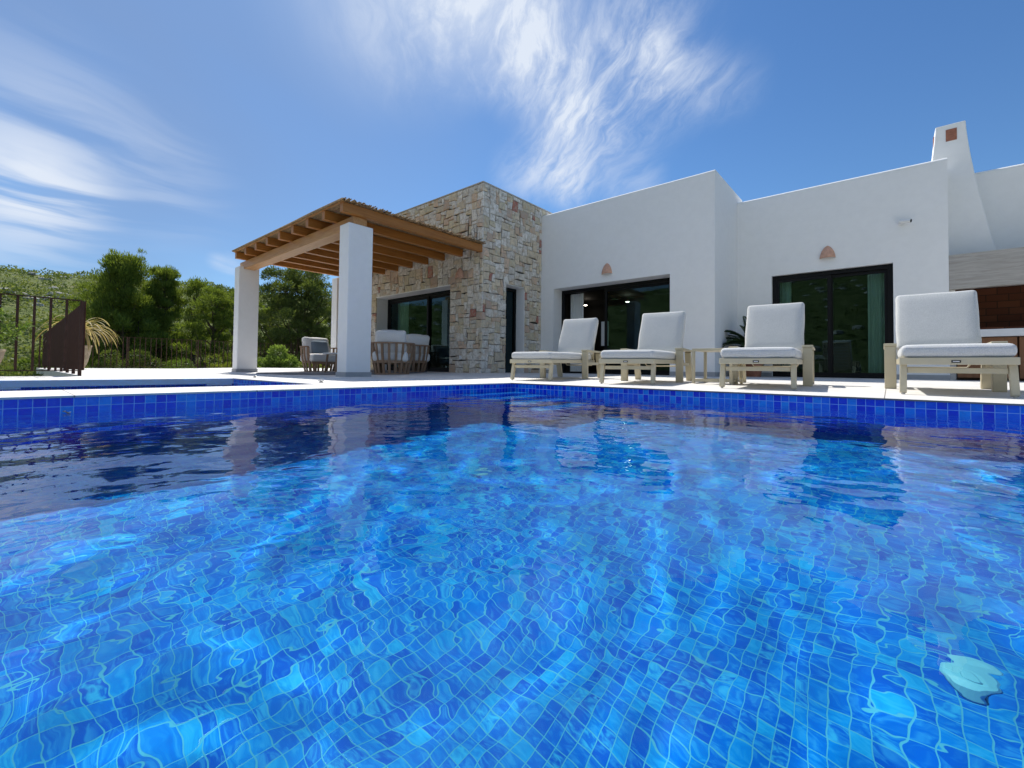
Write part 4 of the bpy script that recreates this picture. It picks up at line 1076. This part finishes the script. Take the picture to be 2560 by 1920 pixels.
# ------------------------------------------------------------------ trees
def make_tree(name, x, y, H, Rr, label, cat, m, seed, crown0=.25, tufts=26000, tl=.20, tw=.022, grp='pine trees beyond the terrace', lobes=46, spiky=.5, shape='round', blobf=1.0):
    rr = np.random.RandomState(seed); z0 = terrain_h(x, y)-.2
    t = tag(empty(name, (x, y, z0)), label, cat, grp)
    b = MB(); lean = rr.normal(size=2)*.05*H
    def axis(s): return Vector((lean[0]*s*s+.25*math.sin(s*5+seed), lean[1]*s*s+.2*math.sin(s*4+seed*2), H*s))
    n = 12; tp = [axis(i/n*.93) for i in range(n+1)]
    b.tube(tp, [max(.02, .030*H*(1-i/n)**.8) for i in range(n+1)], 8)
    cents = []
    for k in range(lobes):
        s = crown0+(1-crown0)*((k+rr.uniform(0, 1))/lobes)**.9
        if shape == 'round': prof = math.sqrt(max(.04, 1-((s-(crown0+1)/2)/((1.06-crown0)/2))**2))
        elif shape == 'cone': prof = max(.10, (1.06-s)/(1.06-crown0))**.62*min(1, (s-crown0)*6+.55)
        else: prof = max(.15, math.sin(PI*min(1, (s-crown0)/(1-crown0)*.82+.12)))
        a = k*2.39996+rr.uniform(-.5, .5); rad = Rr*prof*rr.uniform(.4, 1.0)*(1+.30*math.sin(3*a+seed)*math.sin(9*s+seed*1.7))
        base = axis(max(.06, s-.24*rad/Rr)); c_ = axis(s)+Vector((math.cos(a)*rad, math.sin(a)*rad, rr.uniform(-.03, .05)*H)); c_.z = min(c_.z, H)
        mid = base.lerp(c_, .5)+Vector((0, 0, -.02*H+rr.uniform(-.02, .03)*H))
        b.tube([base, mid, c_], [.009*H*(1-s*.5), .006*H*(1-s*.5), .004], 5)
        cents.append((c_, Rr*rr.uniform(.20, .34)*blobf))
        # a second lobe nearer the axis
        if rr.uniform() < .6:
            cents.append((base.lerp(c_, .6)+Vector(rr.normal(size=3)*.07*Rr), Rr*rr.uniform(.17, .27)*blobf))
    cents.append((axis(.97), Rr*.2*blobf))
    if shape == 'cone':      # leading shoots that break the outline
        for q in range(16):
            s = rr.uniform(.45, .9); a = rr.uniform(0, 2*PI); rad = Rr*rr.uniform(.1, .8)*(1.05-s)**.6
            p0 = axis(s)+Vector((math.cos(a)*rad, math.sin(a)*rad, 0)); ln = Rr*rr.uniform(.22, .42)
            b.tube([p0, p0+Vector((0, 0, ln*1.9))], [.03, .006], 4)
            for w2 in range(4): cents.append((p0+Vector((rr.uniform(-.04, .04), rr.uniform(-.04, .04), ln*(.4+.42*w2))), Rr*(.15-.03*w2)))
    b.build('trunk', bark, t)
    per = tufts//len(cents); PP = []; DD = []; RV = []
    for c_, r in cents:
        k = int(per*(r/(Rr*.27*blobf))**2)
        d = rr.normal(size=(k, 3)); d /= np.linalg.norm(d, axis=1, keepdims=True)
        # sub-clump structure inside the lobe
        sc_ = rr.normal(size=(14, 3)); sc_ /= np.linalg.norm(sc_, axis=1, keepdims=True); sc_[:, 2] = np.abs(sc_[:, 2])*.9-.15
        w_ = rr.randint(0, 14, k); rad = r*rr.uniform(.35, 1.0, k)[:, None]**.6
        p = sc_[w_]*r*.68+d*rad*.42; p[:, 2] *= 1.3 if shape == 'cone' else .95
        PP.append(p+np.array(c_)); dd = d*.8+sc_[w_]*.7+np.array([0, 0, spiky]); DD.append(dd)
        RV.append(np.clip(rr.uniform(0, 1, 14)[w_]*.55+rr.uniform(0, .45, k), 0, 1))
    PP = np.concatenate(PP); DD = np.concatenate(DD); RV = np.concatenate(RV)
    V, F = leaf_quads(PP, DD, rr.uniform(.6, 1.3, len(PP))*tl, rr.uniform(.7, 1.3, len(PP))*tw, rr)
    fastmesh('crown', V, F, m, t, RV)
    return t
def at(px, d):       # ground spot seen at photo column px, d metres away along the view axis
    u = (px-1280)/1096.75
    return (d*(-.6527+u*.7576), d*(.7576+u*.6527))
def htop(py, px, d, x, y): # tree height for its top to reach photo row py
    hor = 904+(px/2560)*29.4
    return (hor-py-22)*d/1096.75+.18-terrain_h(x, y)+.2-.35
def tree_px(name, px, d, top, halfw, label, cat, m, seed, **kw):
    x, y = at(px, d); H = htop(top, px, d, x, y); make_tree(name, x, y, H, halfw*d/1096.75*1.0, label, cat, m, seed, **kw)
tree_px('pine_tree', 320, 29, 628, 125, 'tallest bushy pine left of the far pergola pillar', 'pine tree', pine_a, 1, shape='cone', crown0=.10, tufts=115000, lobes=130, tl=.20, tw=.019, spiky=1.3, blobf=.62)
tree_px('pine_tree', 400, 31, 645, 100, 'bright green pine leaning against the tallest pine on its right', 'pine tree', pine_a, 21, shape='cone', crown0=.15, tufts=85000, lobes=90, tl=.20, tw=.018, spiky=1.5, blobf=.56)
tree_px('pine_tree', 240, 34, 688, 75, 'small rounded pine at the left end of the trees above the guard panel', 'pine tree', pine_a, 2, crown0=.15, tufts=45000, tl=.18, tw=.02, spiky=.7)
tree_px('pine_tree', 470, 33, 670, 58, 'thin pointed pine right of the tallest pine', 'pine tree', pine_a, 3, shape='cone', crown0=.2, tufts=26000, tl=.18, tw=.022, spiky=.9)
tree_px('pine_tree', 532, 28, 704, 70, 'rounded pine with open branches just left of the far pillar', 'pine tree', pine_a, 4, crown0=.3, tufts=42000, tl=.16, tw=.018)
tree_px('pine_tree', 745, 27, 650, 110, 'dark dense pine seen between the two pergola pillars', 'pine tree', pine_dark, 5, crown0=.25, tufts=76000, lobes=110, tl=.18, tw=.022, blobf=.75)
tree_px('pine_tree', 655, 31, 735, 48, 'lighter pine peeping out right of the far pillar', 'pine tree', pine_a, 6, crown0=.15, tufts=22000, tl=.2, tw=.026)
tree_px('pine_tree', 850, 33, 740, 50, 'small pine mostly hidden behind the near pillar', 'pine tree', pine_a, 31, crown0=.15, tufts=16000, tl=.2, tw=.026)
tree_px('pine_tree', 600, 40, 700, 60, 'distant pine behind the far pillar', 'pine tree', pine_dark, 33, crown0=.15, tufts=16000, tl=.24, tw=.03)
# shrubs just beyond the fence
def shrub(px, d, top, halfw, label, m, seed, n=9000, ll=.09, lw=.024, name='shrub', xy=None):
    x, y = xy or at(px, d); zb = terrain_h(x, y)-.1; hor = 904+(px/2560)*29.4
    H = (hor-top)*d/1096.75+.18-zb; Rw = halfw*d/1096.75
    rr = np.random.RandomState(seed); t = tag(empty(name, (x, y, zb)), label, 'shrub', 'shrubs beyond the fence')
    K = 26; cen = np.stack([rr.normal(size=K)*Rw*.45, rr.normal(size=K)*Rw*.45, H*(.35+.55*rr.uniform(0, 1, K)**.7)], 1); cen[:, 2] *= 1-.25*(np.hypot(cen[:, 0], cen[:, 1])/Rw).clip(0, 1)
    b = MB()
    for c_ in cen: b.tube([(0, 0, 0), (c_[0]*.4, c_[1]*.4, c_[2]*.6), tuple(c_)], [.03, .018, .006], 4)
    b.build('branches', bark, t)
    w_ = rr.randint(0, K, n); d3 = rr.normal(size=(n, 3)); d3 /= np.linalg.norm(d3, axis=1, keepdims=True)
    P_ = cen[w_]+d3*rr.uniform(.3, 1, n)[:, None]**.5*Rw*.34*np.array([1, 1, .8]); P_[:, 2] = np.maximum(P_[:, 2], .05)
    V, F = leaf_quads(P_, d3+np.array([0, 0, .4]), rr.uniform(.7, 1.3, n)*ll, rr.uniform(.7, 1.2, n)*lw, rr)
    fastmesh('foliage', V, F, m, t, np.clip(rr.uniform(0, 1, K)[w_]*.5+rr.uniform(0, .5, n), 0, 1))
shrub(690, 17.5, 842, 55, 'broad leaved shrub climbing over the fence between the pergola pillars', olean, 41, 13000, .13, .035)
shrub(780, 19, 850, 45, 'yellow green shrub behind the left chair under the pergola', pine_y, 42, 8000)
shrub(540, 19, 868, 50, 'yellow green shrub low behind the fence, left of the far pillar', pine_y, 43, 10000, .09, .02)
shrub(455, 22, 860, 45, 'olive green shrub behind the middle of the far fence', olean, 44, 9000, .09, .02)
shrub(370, 20, 850, 60, 'dark shrub under the tallest pine behind the fence', pine_dark, 45, 12000, .09, .022)
shrub(275, 21, 840, 55, 'dark shrub behind the dry potted plant', pine_dark, 46, 10000, .09, .022)
shrub(620, 22, 860, 45, 'green shrub behind the far pillar', scrub_m, 51, 7000)
shrub(150, 19, 830, 55, 'green bush behind the brown guard panel', scrub_m, 47, 10000, .09, .022)
shrub(55, 11, 852, 40, 'bright leafy bush behind the near fence at the left', olean, 48, 9000, .06, .017)
shrub(105, 15, 845, 40, 'bright green bush behind the near fence beside the guard panel', pine_a, 49, 9000, .07, .018)
shrub(0, 14, 860, 60, 'low bush behind the pot at the left edge', scrub_m, 50, 9000, .07, .018)

for k, (x, y, lab) in enumerate(((-9.6, .12, 'low bush at the foot of the near fence, nearest the guard panel'), (-11.2, .10, 'low bush just below the terrace edge under the guard panel'), (-13.2, .08, 'low bush under the far end of the guard panel'))):
    shrub(60, 6.4+1.2*k, 911+2*k, 120, lab, (scrub_m, olean, scrub_m)[k], 60+k, 6000, .05, .014, xy=(x, y))
# scrub and rocks covering the hills
rr = np.random.RandomState(77)
PP = []; DD = []; RV = []; LL = []
def clump(x, y, r, h, n, tint):
    z = terrain_h(x, y); d = rr.normal(size=(n, 3)); d /= np.linalg.norm(d, axis=1, keepdims=True); d[:, 2] = np.abs(d[:, 2])
    PP.append(np.array([x, y, z])+d*np.array([r, r, h])*rr.uniform(.75, 1.0, n)[:, None]); DD.append(d+rr.normal(size=(n, 3))*.6)
    RV.append(np.clip(tint+rr.uniform(-.15, .15, n), 0, 1)); LL.append(np.full(n, .16+r*.16))
for k in range(9500):
    a = rr.normal(PI*.93, .42) if k % 3 else rr.uniform(-PI*.95, -PI*.1)
    r = math.exp(rr.uniform(math.log(26), math.log(300)))
    s = rr.uniform(.5, 1.7)*(1+.004*r); clump(r*math.cos(a), r*math.sin(a), s, s*rr.uniform(.45, .85), 46, rr.uniform(0, 1))
P_ = np.concatenate(PP); V, F = leaf_quads(P_, np.concatenate(DD), np.concatenate(LL), np.concatenate(LL)*.42, rr)
tag(fastmesh('hillside_scrub', V, F, scrub_m, None, np.concatenate(RV)), 'low green scrub covering the hillside', 'scrub', kind='stuff')
b = MB(); rk = random.Random(4)
def rockm(x, y, s, flat):
    z = terrain_h(x, y); n = 7; vs = []; fs = []
    for j in range(3):
        for k in range(n):
            a = 2*PI*k/n; r = s*(1, .85, .4)[j]*rk.uniform(.75, 1.15); vs.append((x+r*math.cos(a)*1.5, y+r*math.sin(a)*1.5, z-.3+s*flat*(0, .7, 1.0)[j]*rk.uniform(.8, 1.1)+.3*(j > 0)))
    for j in range(2):
        for k in range(n): fs.append((j*n+k, j*n+(k+1) % n, (j+1)*n+(k+1) % n, (j+1)*n+k))
    fs.append(tuple(2*n+k for k in range(n))); b.add(vs, fs)
for k in range(300):
    a = rk.gauss(PI*.96, .33) if k % 3 else rk.uniform(-PI*.9, -PI*.15)
    r = rk.choice([rk.gauss(66, 3), rk.gauss(150, 8), rk.uniform(60, 200)]); rockm(r*math.cos(a), r*math.sin(a), rk.uniform(.3, .8)*(1+r*.003), rk.uniform(.5, .9))
for k in range(260):
    a = rk.gauss(-PI*.47, .35); r = rk.uniform(90, 200); rockm(r*math.cos(a), r*math.sin(a), rk.uniform(.4, 1.1), rk.uniform(.4, .9))
tag(b.build('hillside_rocks', rock_m), 'pale rock outcrops scattered in bands on the hillside', 'rocks', kind='stuff')

# ------------------------------------------------------------------ small things in the pool
def on_floor(px, py, z):     # a point on the pool floor as seen through the (refracting) water
    v = f_ + r2*((px-1280)/1096.75) + u2*((891.33-py)/1096.75); v.normalize()
    t_ = (WATER-CAMH)/v.z; p = Vector((0, 0, CAMH))+v*t_
    si = math.hypot(v.x, v.y); st_ = si/1.333; hz = Vector((v.x, v.y, 0)).normalized()
    return p+hz*(st_/math.sqrt(1-st_*st_))*(WATER-z)+Vector((0, 0, z-WATER))
white_fit = speckle('white_fitting', (.22, .52, .60), .4, 12, .04)
for (px, py, r, lab) in ((2400, 1700, .044, 'round white fitting on the pool floor at the lower right'), (1212, 1178, .04, 'round white fitting far off on the pool floor')):
    p = on_floor(px, py, FLOOR); t = tag(empty('pool_fitting', (p.x, p.y, FLOOR+.001)), lab, 'pool fitting', 'white fittings on the pool floor')
    b = MB(); b.lathe([(0, .010), (r*.6, .011), (r*.9, .008), (r, .003), (r, 0)], 32); b.build('cover', white_fit, t, smooth=False).cycles.is_caustics_receiver = True
    b = MB(); b.lathe([(r*.35, .0105), (r*.35, .014), (r*.28, .016), (0, .016)], 24); b.build('cap', white_fit, t).cycles.is_caustics_receiver = True
p = Vector((0, 0, CAMH)); v = f_ + r2*((167-1280)/1096.75) + u2*((891.33-1033)/1096.75); q = p+v*((WATER+.002-CAMH)/v.z)
t = tag(empty('floating_twig', (q.x, q.y, WATER+.003), .5), 'tiny pale dry twig floating by the left pool wall', 'twig')
b = MB(); b.tube([(-.028, 0, .008), (-.008, .004, .004), (.012, -.002, 0), (.024, .002, .001)], [.0022, .003, .0036, .001], 6); b.build('stem', pot_clay, t)
b = MB(); b.add([(0, 0, .003), (.014, .010, .008), (.022, .004, .003), (.012, -.003, .001)], [(0, 1, 2, 3)]); b.add([(-.012, 0, .006), (-.022, .010, .013), (-.028, .004, .011)], [(0, 1, 2)]); b.build('leaflet', badge_w, t)
